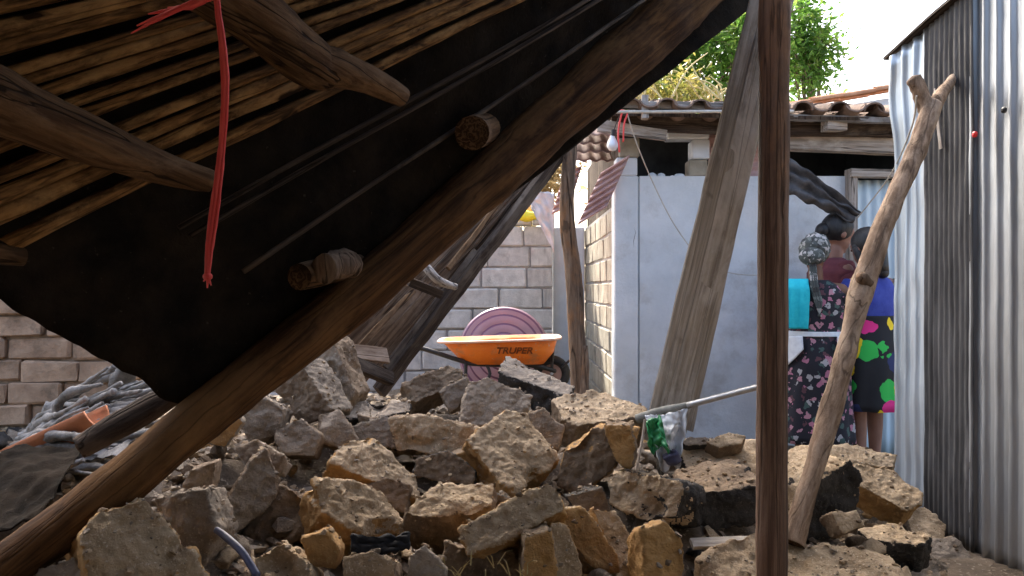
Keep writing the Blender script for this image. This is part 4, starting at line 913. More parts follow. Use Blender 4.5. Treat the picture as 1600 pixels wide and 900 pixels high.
# pink corrugated infill beside the leaning plank
V, Fc = corr((hx(1110), HY+.06, hz(276)), (0, 0, 1), (1, 0, 0), (0, -1, 0), .33, .52, .065, .010, nv=10, seed=3)
put('infill_sheet', V, Fc, 'pink_sheet', hut, smooth=True, solid=.003)
# grey hanging sheet
def hang(u, v):
    a = P(1222, 238, 5.3).lerp(P(1346, 332, 5.2), u); b = P(1222, 296, 5.25).lerp(P(1330, 346, 5.2), u)
    p = a.lerp(b, v); return p+Vector((0, -1, .2))*(.022*math.sin(v*16+u*3)+.03*noise.noise(Vector((u*5, v*4, 2)))) + Vector((0, 0, .03*noise.noise(Vector((u*7, v*3, 8)))))
V, Fc = grid(hang, 40, 20)
tag(put('hanging_sheet', V, Fc, 'old_sheet', smooth=True, solid=.006), 'crumpled grey roofing sheet hanging from the hut eave above the women', 'roofing sheet')
# barrel tile roof
tl, trad = .42, .070
V, Fc = grid(lambda u, v: Vector((lerp(1, .86, v)*trad*math.cos(math.pi*u), lerp(0, tl, v), lerp(1, .86, v)*trad*.85*math.sin(math.pi*u))), 10, 2)
Vi = [Vector((v.x*.86, v.y, v.z*.84-.001)) for v in V]; k = len(V)
Fi = [tuple(reversed([i+k for i in f])) for f in Fc]
edge = [(i, i+1, i+1+k, i+k) for i in range(10)]+[(22+i+1, 22+i, 22+i+k, 22+i+1+k) for i in range(10)]+[(j*11, j*11+k, (j+1)*11+k, (j+1)*11) for j in range(2)]+[(j*11+10, (j+1)*11+10, (j+1)*11+10+k, j*11+10+k) for j in range(2)]
tme = bpy.data.meshes.new('tile'); tme.from_pydata(V+Vi, [], Fc+Fi+edge); tme.materials.append(M['old_clay'])
rt = random.Random(9)
deck = put('roof', *boxv((2.05, 6.65, 2.60), Vector((1.40, 0, -.03)), Vector((0, 1.40, .28)), Vector((0, 0, .012))), 'dark_timber', hut)
sl_ = math.atan2(.28, 1.40)
for r_ in range(6):
    for c_ in range(12):
        for ch in (0, 1):
            if ch and r_ > 0: continue
            x = .78+c_*.225+ch*.1125; y = 5.22+r_*.36*math.cos(sl_)
            z = 2.60-.03*(x-2.05)/1.4+(y-6.65)*.2+.045+(0 if not ch else .05)+r_*.004
            o = bpy.data.objects.new('tile', tme); C.objects.link(o); o.location = (x+rt.uniform(-.012, .012), y+rt.uniform(-.03, .02), z)
            o.rotation_euler = (sl_, math.pi if ch else 0, rt.uniform(-.05, .05)); setparent(o, deck)
            o.matrix_parent_inverse = Matrix.Translation(-Vector(deck.location))
# things hanging at the left hut corner
for i, (py, dy) in enumerate(((205, 0), (218, .06), (232, .1), (246, .16))):
    V, Fc = corr(P(898, py+6, 5.7+dy), Vector((1, .1, .03)), Vector((0, 1, .45)), (0, -.4, 1), .29, .35, .09, .008, nv=6, seed=i)
    o = put('rusty_sheet', V, Fc, 'rust', smooth=True, solid=.004)
    tag(o, ['topmost', 'second', 'third', 'lowest'][i]+' rusty corrugated sheet in the stack at the hut corner behind the crooked post', 'metal sheet', 'rusty sheets stacked at the hut corner')
V, Fc = corr(P(902, 352, 5.55), Vector((.45, 0, 1)), Vector((1, 0, .62)), (0, -1, 0), .40, .24, .062, .013, nv=6, seed=5)
tag(put('striped_sheet', V, Fc, 'pink_sheet', smooth=True, solid=.003), 'tilted pink brown corrugated sheet between the crooked post and the hut wall', 'metal sheet')
V, Fc = corr(P(862, 335, 6.4), Vector((.3, 0, 1)), Vector((1, 0, .45)), (0, -1, 0), .34, .16, .055, .012, nv=6, seed=6)
tag(put('striped_sheet', V, Fc, 'pink_sheet', smooth=True, solid=.003), 'red brown corrugated sheet fragment left of the crooked post', 'metal sheet')
V, Fc = grid(lambda u, v: P(lerp(830, 866, u), lerp(300, 325+70*u, v), 6.6)+Vector((0, .03*noise.noise(Vector((u*4, v*6, 0))), .01*noise.noise(Vector((u*5, v*5, 3))))), 16, 20)
tag(put('white_rag', V, Fc, 'white_film', smooth=True, solid=.003), 'pale blue white plastic rag hanging above the block wall', 'rag')
V, Fc = ellipsoid(P(828, 338, 7.6), (.16, .06, .05), 16, 10); V = [v+Vector((0, 0, .03*noise.noise(v*9))) for v in V]
tag(put('yellow_bundle', V, Fc, 'yellow_film', smooth=True), 'bright yellow plastic bundle on top of the block wall', 'bundle')
V, Fc = ellipsoid(P(829, 323, 7.75), (.10, .05, .05), 16, 10); V = [v+Vector((0, 0, .03*noise.noise(v*9))) for v in V]
tag(put('peach_bundle', V, Fc, 'peach_cloth', smooth=True), 'peach coloured cloth bundle above the yellow bundle on the block wall', 'bundle')
# bulb and wires
lb = empty('light_bulb', P(957, 226, 5.25), 'white light bulb hanging from the eave by the hut corner', 'light bulb')
V, Fc = lathe([(.001, -.052), (.022, -.046), (.036, -.026), (.038, -.008), (.030, .014), (.018, .036), (.016, .05)], 16); V, Fc = xf((V, Fc), Matrix.Translation(P(957, 224, 5.25))); put('glass', V, Fc, 'white_bulb', lb, smooth=True)
V, Fc = tube([P(958, 213, 5.25), P(959, 203, 5.25)], .019, 10); put('socket', V, Fc, 'black_metal', lb)
V, Fc = tube([P(959, 204, 5.25), P(964, 190, 5.24), P(972, 172, 5.22)], .004, 5, 8); put('cord', V, Fc, 'wire', lb)
for j, pts in enumerate(([(968, 238), (966, 205), (972, 175)], [(974, 222), (975, 195), (980, 176), (968, 172)])):
    V, Fc = tube([P(a, b, 5.2) for a, b in pts], .006, 6, 14, .3, 40, j)
    tag(put('red_string', V, Fc, 'red_twine', smooth=True), ['red cord hanging beside the light bulb', 'red cord loop tied to the eave pipe above the light bulb'][j], 'cord')
def wire(pts, y, r, m, lab, n=30):
    V, Fc = tube([P(a, b, yy) for (a, b), yy in zip(pts, y)], r, 5, n); tag(put('wire', V, Fc, m, smooth=True), lab, 'wire')
wire([(980, 178), (995, 225), (1020, 285), (1050, 345), (1082, 392)], [5.2, 5.3, 5.5, 5.5, 5.5], .0045, 'pale_wire', 'pale wire drooping across the hut front wall')
wire([(1082, 392), (1110, 415), (1150, 428), (1200, 430)], [5.5]*4, .0035, 'pale_wire', 'thin wire sagging behind the leaning plank')
wire([(1432, 150), (1424, 200), (1390, 275), (1340, 340)], [3.4, 3.6, 4.4, 5.1], .004, 'pale_wire', 'thin wire running from the branch fork to the hanging sheet')
wire([(1488, 122), (1494, 160), (1500, 205)], [3.76, 3.74, 3.74], .004, 'wire', 'short dark wire hanging from the branch fork on the fence')

# ------------------------------------------------------------------ neighbour house behind, trees
nh = empty('neighbour_house', (3.8, 9.1, 0), 'white walled house with orange tile roof edge behind the hut', 'house')
V = [Vector((3.0, 9.0, 0)), Vector((6.5, 9.0, 0)), Vector((6.5, 9.0, 3.72)), Vector((3.0, 9.0, 3.14))]; V += [v+Vector((0, .2, 0)) for v in V]
put('wall', V, [(0, 1, 2, 3), (7, 6, 5, 4), (1, 5, 6, 2), (3, 2, 6, 7), (0, 3, 7, 4), (0, 4, 5, 1)], 'whitewash', nh)
ntm = tme.copy(); ntm.materials.clear(); ntm.materials.append(M['clay'])
for i in range(10):
    for j in range(2):
        o = bpy.data.objects.new('tile', ntm); C.objects.link(o); o.location = (2.98+i*.36, 8.92+j*.17, 3.21+i*.36*.166+.01*(i % 2)); o.rotation_euler = (0, -math.atan(.166), R(-90)); o.scale = (.9, 1, .9)
        o.rotation_mode = 'XYZ'; o.matrix_basis = Matrix.Translation(o.location) @ Matrix.Rotation(-math.atan(.166), 4, 'Y') @ Matrix.Rotation(R(-90), 4, 'Z') @ Matrix.Scale(.95, 4)
        o.parent = nh; o.matrix_parent_inverse = Matrix.Translation(-Vector(nh.location))
def tree(base, clusters, lab, leaf, nl, lsize, seed, name='tree', group='trees behind the hut', cat='tree', branches=True, twig='bark', lw=.38):
    r = random.Random(seed); t = empty(name, base, lab, cat, group); b = Vector(base)
    top = sum((Vector(c[0]) for c in clusters), Vector())/len(clusters)
    fork = b.lerp(top, .62)
    V, Fc = tube([b, b.lerp(fork, .5)+Vector((.06, 0, 0)), fork], [.11, .085, .065], 10, 14, .15, 4, seed); parts = [(V, Fc)]
    for c, rad in clusters:
        c = Vector(c); parts.append(tube([fork, fork.lerp(c, .5)+Vector((r.uniform(-.1, .1), 0, .08)), c], [.04, .026, .012], 6, 10, .15, 6, seed))
        for q in range(5):
            e = c+Vector((r.uniform(-1, 1)*rad[0], r.uniform(-1, 1)*rad[1], r.uniform(-.8, 1)*rad[2]))*.9
            parts.append(tube([fork.lerp(c, .7), c.lerp(e, .5)+Vector((0, 0, .05)), e], [.014, .01, .004], 5, 6))
    V, Fc = merge(*parts); put('trunk', V, Fc, twig, t, smooth=True)
    V = []; Fc = []; ncl = max(3, nl//26)
    tw_ = []
    vol = [c[1][0]*c[1][1]*c[1][2] for c in clusters]
    for i in range(ncl):
        c, rad = r.choices(clusters, vol)[0]
        d = Vector((r.gauss(0, 1), r.gauss(0, 1), r.gauss(0, 1))).normalized()*(r.random()**.45)*r.uniform(.7, 1.1)
        cp = Vector(c)+Vector((d.x*rad[0], d.y*rad[1], d.z*rad[2]))
        for j in range(26):
            p = cp+Vector((r.gauss(0, 1), r.gauss(0, 1), r.gauss(0, 1)))*lsize*1.1
            a = Vector((r.uniform(-1, 1), r.uniform(-1, 1), r.uniform(-1, .35))).normalized(); bb = a.cross(Vector((r.uniform(-1, 1), r.uniform(-1, 1), r.uniform(-1, 1)))).normalized(); nn = a.cross(bb)
            L = lsize*r.uniform(.6, 1.25); w_ = L*lw; k = len(V)
            V += [p, p+a*L*.45+bb*w_*.5+nn*L*.06, p+a*L-nn*L*.1, p+a*L*.45-bb*w_*.5+nn*L*.06]; Fc += [(k, k+1, k+2), (k, k+2, k+3)]
    o = put('crown', V, Fc, leaf, t)
    return t
tree((2.5, 11, 0), [(P(1090, 60, 11), (.75, .8, .55)), (P(1145, 95, 11), (.55, .7, .5)), (P(1045, 100, 10.8), (.6, .6, .4)), (P(1000, 130, 10.8), (.5, .5, .25)), (P(1170, -10, 11), (.6, .6, .35)), (P(1195, 60, 11), (.45, .5, .5)), (P(1040, 60, 11), (.45, .5, .35)), (P(1110, 130, 10.8), (.6, .6, .3))], 'leafy green tree behind the hut, left of the pole', 'leaf_green', 5000, .14, 1)
tree((4.2, 11.2, 0), [(P(1262, 70, 11.2), (.36, .5, .42)), (P(1268, 120, 11.2), (.42, .5, .42)), (P(1248, 20, 11.2), (.34, .4, .36)), (P(1240, 90, 11.2), (.3, .4, .45)), (P(1285, 60, 11.2), (.18, .3, .25))], 'slim green tree behind the hut, right of the pole', 'leaf_green', 2200, .13, 2)
tree((1.9, 9.6, 0), [(P(1005, 138, 9.6), (.35, .5, .14)), (P(1065, 142, 9.6), (.35, .5, .14)), (P(1110, 148, 9.6), (.25, .4, .12)), (P(980, 152, 9.6), (.25, .3, .10))], 'yellowing bush with bare pale twigs above the hut roof', 'leaf_yellow', 800, .11, 3, 'bush', 'trees behind the hut', 'bush', True, 'straw')
rw = random.Random(4); tws = empty('bare_twigs', P(1050, 165, 9.3), 'tangle of bare pale yellow twigs above the hut roof', 'twigs')
for i in range(26):
    a = P(rw.uniform(960, 1140), rw.uniform(150, 190), 9.2+rw.uniform(-.2, .2)); b = a+Vector((rw.uniform(-.55, .6), rw.uniform(-.2, .2), rw.uniform(.15, .6))); m_ = a.lerp(b, .5)+Vector((rw.uniform(-.1, .1), 0, rw.uniform(-.05, .12)))
    V, Fc = tube([a, m_, b], [.014, .010, .004], 5, 8); put('twig', V, Fc, 'straw', tws, smooth=True)
tree((.25, 8.8, 0), [(P(815, 305, 8.8), (.30, .3, .28)), (P(850, 280, 8.8), (.28, .3, .28)), (P(790, 320, 8.8), (.25, .3, .22)), (P(870, 250, 8.8), (.2, .3, .3))], 'dry straw coloured bush behind the block wall', 'leaf_dry', 2200, .11, 5, 'dry_bush', 'trees behind the hut', 'bush', True, 'straw')

# ------------------------------------------------------------------ corrugated fence at the right
fence = empty('metal_fence', (2.15, 3.9, 0), 'tall fence of corrugated metal sheets at the right edge', 'fence')
F0 = Vector((2.03, 4.2, 0)); FU = Vector((.139, -.990, 0)).normalized()*1.2; FN = Vector((-.990, -.139, 0)).normalized()
def ftop(s): return 2.40+.50*min(s, 1.2)
def fsheet(name, s0, s1, pitch, amp, m, off, seed, zt=None, warp=None, dent=.005):
    def f(a, b):
        s_ = lerp(s0, s1, a); x = s_-s0; z = b*(ftop(s_) if zt is None else zt(s_))
        t_ = math.sin(2*math.pi*x/pitch); t_ = 2*max(0, t_)**.7*1.0-.6 if pitch > .05 else t_
        d = amp*t_+dent*noise.noise(Vector((s_*5, z*2.4, seed)))+dent*.6*noise.noise(Vector((s_*14, z*9, seed)))
        p = F0+FU*s_+Vector((0, 0, z))+FN*(d+off)
        return p+(warp(a, b) if warp else Vector((0, 0, 0)))
    V, Fc = grid(f, max(12, int((s1-s0)/pitch*10)), 40)
    return put(name, V, Fc, m, fence, smooth=True, solid=.0025)
def curl(a, b):
    k = max(0, b-.80)/.20*(1-a)**1.5
    return FN*(.05*k)+FU*(-.025*k*math.sin(b*30))
fsheet('metal_sheet', 0, .262, .0655, .009, 'galv_blue', .012, 1, None, curl, .010)
fsheet('bitumen_sheet', .215, .50, .030, .0045, 'bitumen', .026, 2, lambda s: ftop(s)-.02)
fsheet('metal_sheet', .462, 1.25, .066, .010, 'galv', .010, 3)
fsheet('metal_sheet', 1.22, 2.1, .066, .010, 'galv', .026, 4)
fsheet('metal_sheet', 2.07, 2.95, .066, .010, 'galv', .010, 5)  # this and the next sheets are unseen, added to block low light
fsheet('metal_sheet', 2.92, 3.8, .066, .010, 'galv', .026, 6)
fsheet('metal_sheet', 3.77, 5.2, .066, .010, 'galv', .010, 7)
a = F0+Vector((0, 0, ftop(0)+.012))-FU*.02; b = F0+FU*2.0+Vector((0, 0, ftop(2.0)+.03))
board('roof_edge', a+FN*.01, b+FN*.01, FN*.055, .012, 'dark_timber', fence, 24, .006, 1, 3)
for s_, z_, m_, nm in ((.515, P(1537, 218, 3.71).z, 'red_cap', 'red_cap'), (.66, P(1590, 185, 3.58).z, 'black_metal', 'dark_cap')):
    c0 = F0+FU*s_+FN*.03+Vector((0, 0, z_)); V, Fc = tube([c0, c0+FN*.008, c0+FN*.014], [.014, .014, .006], 12); put(nm, V, Fc, m_, fence)
o = board('splinter', F0+FU*.30+FN*.045+Vector((0, 0, 2.16)), F0+FU*.345+FN*.05+Vector((0, 0, 1.86)), FU*.004, .004, 'pale_wood', fence, 8, .003, 2.4, 1)
board('fence_post', F0+FU*.05-FN*.05, F0+FU*.05-FN*.05+Vector((0, 0, 2.35)), FU*.035, .06, 'dark_timber', fence, 10)
board('fence_post', F0+FU*1.2-FN*.05, F0+FU*1.2-FN*.05+Vector((0, 0, 2.85)), FU*.035, .06, 'dark_timber', fence, 10)

# ------------------------------------------------------------------ wheelbarrow and tub
wb = empty('wheelbarrow', P(780, 620, 6.0), 'orange wheelbarrow with black frame standing behind the rubble', 'wheelbarrow')
WY = 6.0; sx = WY/F
def wl(px, py, d=0): return P(px, py, WY+d)
# tray: rounded rectangles from rim to bottom
def ring(cx, cy, hx_, hy_, z, r=.35, n=36, ti=0):
    out = []
    for k in range(n):
        a = 2*math.pi*k/n; c_, s_ = math.cos(a), math.sin(a); e = .42
        out.append(Vector((cx+math.copysign(abs(c_)**e, c_)*hx_, cy+math.copysign(abs(s_)**e, s_)*hy_, z+ti*math.copysign(abs(c_)**e, c_)*hx_)))
    return out
x0, x1 = wl(690, 0).x, wl(872, 0).x; cxr = (x0+x1)/2; zr = wl(0, 528).z; zb = wl(0, 566).z
rings = [ring(cxr, WY, .455, .31, zr-.012, ti=.03), ring(cxr, WY, .46, .315, zr, ti=.03), ring(cxr, WY, .43, .285, zr, ti=.03), ring(cxr+.03, WY, .37, .23, lerp(zr, zb, .55), ti=.01), ring(cxr+.03, WY, .30, .18, zb)]
inner = [[p+Vector((0, 0, .008))+(Vector((cxr, WY, p.z))-p)*.025 for p in r_] for r_ in rings[2:]]
def loft(rs):
    n = len(rs[0]); V = [p for r_ in rs for p in r_]; Fc = [(i*n+k, i*n+(k+1) % n, (i+1)*n+(k+1) % n, (i+1)*n+k) for i in range(len(rs)-1) for k in range(n)]; return V, Fc
V, Fc = loft(rings[2:]); n = 36; Fc.append(tuple(range(2*n, 3*n))); tray = put('tray', V, Fc, 'orange_paint', wb, smooth=True, solid=.004)
V, Fc = loft(rings[:3]); put('rim', V, Fc, 'rim_worn', tray, smooth=True, solid=.006)
cu = bpy.data.curves.new('brand', 'FONT'); cu.body = 'TRUPER'; cu.size = .075; cu.extrude = .0015; cu.align_x = 'CENTER'; cu.align_y = 'CENTER'; cu.shear = .25; cu.offset = .0015
to = bpy.data.objects.new('tmp', cu); C.objects.link(to); dg = bpy.context.evaluated_depsgraph_get(); tm = bpy.data.meshes.new_from_object(to.evaluated_get(dg)); bpy.data.objects.remove(to)
tm.materials.clear(); tm.materials.append(M['ink'])
to = bpy.data.objects.new('lettering', tm); C.objects.link(to)
pc = Vector((wl(803, 0).x, 0, lerp(zr, zb, .46))); slope = math.atan2(zr-zb, .105)
yf = WY-lerp(.285, .18, .46)-.012
to.location = (pc.x, yf, pc.z+.006); to.rotation_euler = (R(90)+ (math.pi/2-slope), 0, 0); setparent(to, tray)
for sgn in (-1, 1):
    pts = [wl(640, 541, sgn*.26), wl(665, 546, sgn*.25), wl(715, 562, sgn*.19), wl(745, 569, sgn*.16), wl(830, 571, sgn*.13), wl(868, 580, sgn*.07)]
    V, Fc = tube(pts, .017, 8, 24); put('handle_tube', V, Fc, 'black_metal', wb, smooth=True)
    V, Fc = tube([wl(728, 566, sgn*.18), wl(727, 600, sgn*.2), wl(727, 622, sgn*.2)], .014, 8, 8); put('leg', V, Fc, 'black_metal', wb, smooth=True)
    V, Fc = tube([wl(760, 569, sgn*.16), wl(764, 590, sgn*.19), wl(728, 618, sgn*.2)], .012, 8, 8); put('brace', V, Fc, 'black_metal', wb, smooth=True)
    V, Fc = tube([wl(865, 535, sgn*.1), wl(863, 560, sgn*.08), wl(862, 582, sgn*.06)], .012, 8, 8); put('front_brace', V, Fc, 'black_metal', wb, smooth=True)
mw = Matrix.Translation(wl(862, 584)) @ Matrix.Rotation(R(90), 4, 'X')
tp = [(.105+.035*1*math.cos(a)+.0, .038*math.sin(a)) for a in [k*math.pi/6 for k in range(13)]]
V, Fc = xf(lathe(tp, 28), mw); wheel = put('wheel', V, Fc, 'rubber', wb, smooth=True)
V, Fc = xf(lathe([(.015, -.03), (.075, -.018), (.09, -.022), (.09, .022), (.075, .018), (.015, .03)], 24), mw); put('rim', V, Fc, 'rust', wheel, smooth=True)
V, Fc = tube([wl(862, 584, -.09), wl(862, 584, .09)], .012, 8); put('axle', V, Fc, 'pipe_metal', wheel)
V, Fc = tube([wl(878, 574, -.05), wl(890, 563, -.05)], .01, 6); put('stay', V, Fc, 'black_metal', wb)
tub = empty('plastic_tub', P(787, 600, 6.7), 'mauve plastic tub with ringed bottom standing on its side behind the wheelbarrow', 'tub')
Rt = 70*6.7/F
prof = []; k = 0
prof = [(.001, 0)]
for i in range(1, 5):
    r_ = Rt*(i/5+.02); prof += [(r_-.012, .0+(-.016)*(i-1)), (r_-.006, -.016*(i-1)-.004), (r_-.003, -.016*i), (r_+.004, -.016*i)]
prof += [(Rt*.93, -.07), (Rt*.97, -.075), (Rt, -.095), (Rt*1.02, -.28), (Rt*1.05, -.29)]
mt = Matrix.Translation(P(787, 549, 6.62)) @ Matrix.Rotation(R(84), 4, 'X')
V, Fc = xf(lathe(prof, 56), mt); seg = 56; mi = []
for i in range(len(prof)-1):
    mi += [1 if (i > 1 and i % 4 in (1, 2, 3) and i < 18) else 0]*seg
put('tub_shell', V, Fc, ['mauve_plastic', 'mauve_dark'], tub, smooth=True, mi=mi, solid=.004)

# ------------------------------------------------------------------ people
def caps(a, b, r1, r2, seg=12):
    a = Vector(a); b = Vector(b)
    return merge(tube([a, b], [r1, r2], seg, 4), ellipsoid(a, (r1, r1, r1), seg, 8), ellipsoid(b, (r2, r2, r2), seg, 8))
def chain(pts, rs, seg=12):
    return [caps(pts[i], pts[i+1], rs[i], rs[i+1], seg) for i in range(len(pts)-1)]
def hand(wr, d, up, side):
    """palm with four fingers and a thumb; d = direction of the hand, up = back of the hand"""
    wr = Vector(wr); d = Vector(d).normalized(); up = Vector(up); up = (up-d*up.dot(d)).normalized(); s = d.cross(up)*side
    out = []
    for k in range(4): out.append(caps(wr+d*.01+s*(k-1.5)*.010, wr+d*.075+s*(k-1.5)*.018, .013, .010, 8))
    for k, L in enumerate((.062, .072, .068, .052)):
        b = wr+d*.078+s*(k-1.5)*.019; m_ = b+d*L*.5-up*L*.12; e = m_+d*L*.38-up*L*.32
        out += chain([b, m_, e], [.0088, .0082, .0072], 8)
    b = wr+d*.025-s*.024; m_ = b+d*.03-s*.028-up*.008; e = m_+d*.03-s*.008-up*.012
    out += chain([b, m_, e], [.011, .0095, .0078], 8); return out
def person(name, lab, loc, yaw, skin, elbows, wrists, handdir, headrot=(0, 0), feet=((-.085, 0), (.085, 0)), lean=0.0, k=1.0):
    t = empty(name, loc, lab, 'person', 'women standing in the doorway'); rot = Matrix.Rotation(yaw, 4, 'Z'); base = Matrix.Translation(loc) @ rot @ Matrix.Scale(k, 4)
    parts = []
    pel = Vector((0, 0, .80)); ch = Vector((0, lean*.6, 1.10)); nk = Vector((0, lean+.01, 1.27))
    parts.append(xf(ellipsoid((0, 0, 0), (.155, .105, .13)), Matrix.Translation(pel)))
    parts.append(caps(pel, ch, .115, .12, 16)); parts.append(ellipsoid(ch+Vector((0, 0, .03)), (.145, .10, .15)))
    parts.append(caps(nk-Vector((0, 0, .05)), nk+Vector((0, .012, .08)), .050, .046))
    for sg in (-1, 1):
        parts += chain([ch+Vector((sg*.05, 0, .12)), ch+Vector((sg*.145, 0, .115))], [.06, .052])
        sh = ch+Vector((sg*.15, 0, .11)); el = Vector(elbows[0 if sg < 0 else 1]); w_ = Vector(wrists[0 if sg < 0 else 1])
        parts += chain([sh, sh.lerp(el, .5), el, el.lerp(w_, .35), w_], [.050, .045, .036, .035, .024])
        parts += hand(w_, handdir[0 if sg < 0 else 1], (0, 0, 1) if abs(Vector(handdir[0]).z) < .8 else (sg, 0, 0), sg)
        fx, fy = feet[0 if sg < 0 else 1]
        hip = Vector((sg*.075, 0, .78)); kn = Vector((lerp(sg*.08, fx, .5), fy*.5+.02, .43)); an = Vector((fx, fy, .075))
        parts += chain([hip, hip.lerp(kn, .5), kn, kn.lerp(an, .3), an], [.085, .072, .05, .047, .03])
        parts += chain([an+Vector((0, -.035, -.035)), an+Vector((0, .06, -.04)), an+Vector((sg*.008, .14, -.052))], [.034, .032, .022])
    # head
    hc = nk+Vector((0, .03, .185)); hr = Matrix.Translation(hc) @ Matrix.Rotation(headrot[1], 4, 'Z') @ Matrix.Rotation(headrot[0], 4, 'X')
    hp = [ellipsoid((0, 0, .015), (.074, .094, .098)), ellipsoid((0, .035, -.045), (.054, .056, .062)), ellipsoid((0, .085, -.005), (.012, .022, .026)), ellipsoid((0, .098, -.018), (.015, .013, .010)),
          ellipsoid((0, .082, -.055), (.024, .012, .006)), ellipsoid((0, .082, -.064), (.020, .012, .006)), ellipsoid((0, .066, -.092), (.022, .022, .017)), ellipsoid((0, .080, .032), (.05, .014, .010)),
          ellipsoid((-.076, -.005, -.01), (.010, .020, .030)), ellipsoid((.076, -.005, -.01), (.010, .020, .030))]
    parts += [xf(q, hr) for q in hp]
    V, Fc = merge(*parts); bm = remesh(V, Fc, .0075, 2, .5)
    bm.transform(base); me = bpy.data.meshes.new('body')
    c0 = Vector(loc)
    for v in bm.verts: v.co -= c0
    bm.to_mesh(me); bm.free(); me.materials.append(M[skin]); me.polygons.foreach_set('use_smooth', [True]*len(me.polygons))
    o = bpy.data.objects.new('body', me); C.objects.link(o); o.location = loc; setparent(o, t); o.matrix_parent_inverse = Matrix.Translation(-c0)
    for sg in (-1, 1):
        V, Fc = xf(ellipsoid((sg*.030, .083, .004), (.012, .007, .007), 10, 8), base @ hr); put('eye', V, Fc, 'eye_dark', o, smooth=True)
    return t, base, base @ hr, ch
def garment(t, base, secs, m, name, folds=0, seed=0, nseg=48, cap=False):
    V = []; Fc = []; n = 6
    rows = []
    for i in range(len(secs)-1):
        for j in range(n): rows.append([lerp(a, b, j/n) for a, b in zip(secs[i], secs[i+1])])
    rows.append(list(secs[-1]))
    z0, z1 = secs[0][0], secs[-1][0]
    for (z, cx, cy, rx, ry) in rows:
        k = (z0-z)/(z0-z1)
        for q in range(nseg):
            a = 2*math.pi*q/nseg; f = 1+folds*k*(.6*math.sin(a*9+seed+1.5*math.sin(z*5))+.5*noise.noise(Vector((math.cos(a)*3, math.sin(a)*3, z*3+seed))))+.02*noise.noise(Vector((math.cos(a)*4, math.sin(a)*4, z*9+seed)))
            V.append(base @ Vector((cx+math.cos(a)*rx*f, cy+math.sin(a)*ry*f, z)))
    m_ = len(rows)
    Fc = [(i*nseg+q, (i+1)*nseg+q, (i+1)*nseg+(q+1) % nseg, i*nseg+(q+1) % nseg) for i in range(m_-1) for q in range(nseg)]
    return put(name, V, Fc, m, t, smooth=True, solid=.006)
def sleeve(t, base, a, b, r1, r2, m):
    V, Fc = tube([base @ Vector(a), base @ Vector(a).lerp(Vector(b), .5), base @ Vector(b)], [r1, (r1+r2)/2*1.05, r2], 16, 12, .12, 18, 3); V = V[:-2]; Fc = Fc[:-32]
    return put('sleeve', V, Fc, m, t, smooth=True, solid=.005)
# woman in front, back to the camera
t, base, hb, ch = person('person', 'woman in black floral dress with patterned headscarf and turquoise towel, seen from behind', (1.87, 4.9, 0), R(-12), 'skin_brown',
    ((-.21, .05, .98), (.235, .05, .98)), ((-.17, .22, .96), (.20, .24, .92)), ((.3, 1, -.1), (.0, 1, -.2)), (R(-22), R(-8)), ((-.09, -.02), (.09, .06)), k=.97)
garment(t, base, [(1.285, 0, .0, .072, .062), (1.25, 0, 0, .135, .085), (1.20, 0, 0, .178, .105), (1.10, 0, 0, .172, .118), (.98, 0, 0, .150, .118), (.88, 0, -.005, .172, .14), (.76, 0, -.01, .195, .16), (.55, 0, 0, .212, .172), (.27, 0, 0, .228, .19)], 'floral_dress', 'dress', .075, 2)
sleeve(t, base, (-.15, 0, 1.205), (-.20, .03, 1.06), .068, .066, 'floral_dress'); sleeve(t, base, (.15, 0, 1.205), (.218, .035, 1.06), .068, .066, 'floral_dress')
V, Fc = ellipsoid((0, -.015, .028), (.096, .112, .100), 36, 26); V = [v*(1+.10*noise.noise(v*18)+.03*math.sin(v.z*160+v.x*60)) for v in V]
V2, F2 = ellipsoid((-.02, -.095, -.06), (.078, .05, .06), 18, 12); V, Fc = xf(merge((V, Fc), (V2, F2)), hb); put('headscarf', V, Fc, 'head_cloth', t, smooth=True)
def towel(u, v):
    x = lerp(-.185, -.055, u); z = lerp(1.285, .985, v); y = -.115-.02*math.sin(v*2.5)+.006*math.sin(u*14)
    if v < .15: y = lerp(.06, -.115, v/.15); z = 1.29-.01*v
    return base @ Vector((x-.012*v+.008*noise.noise(Vector((u*4, v*4, 0))), y, z))
V, Fc = grid(towel, 14, 24); put('towel', V, Fc, 'towel_cyan', t, smooth=True, solid=.014)
ap = garment(t, base, [(.965, 0, -.002, .161, .128), (.935, 0, -.002, .168, .136)], 'apron', 'apron_tie', 0, 1)
for sg in (-1, 1):
    V, Fc = grid(lambda u, v: base @ Vector((sg*lerp(.10, .192, u), -lerp(.132, .07, u**2)-.012-.03*v*(1-u), lerp(.94, .74+.12*(1-u), v))), 10, 10); put('apron_edge', V, Fc, 'apron', t, smooth=True, solid=.004)
for k in range(3):
    pts = [hb @ Vector((-.03+.012*k, -.11, -.06)), base @ Vector((-.04+.014*k, -.115, 1.25)), base @ Vector((-.02+.016*k, -.125, 1.15)), base @ Vector((.01-.008*k, -.128, 1.06))]
    V, Fc = tube(pts, [.009, .010, .009, .005], 8, 20, .2, 40, k); put('scarf_tail', V, Fc, 'head_cloth', t, smooth=True)
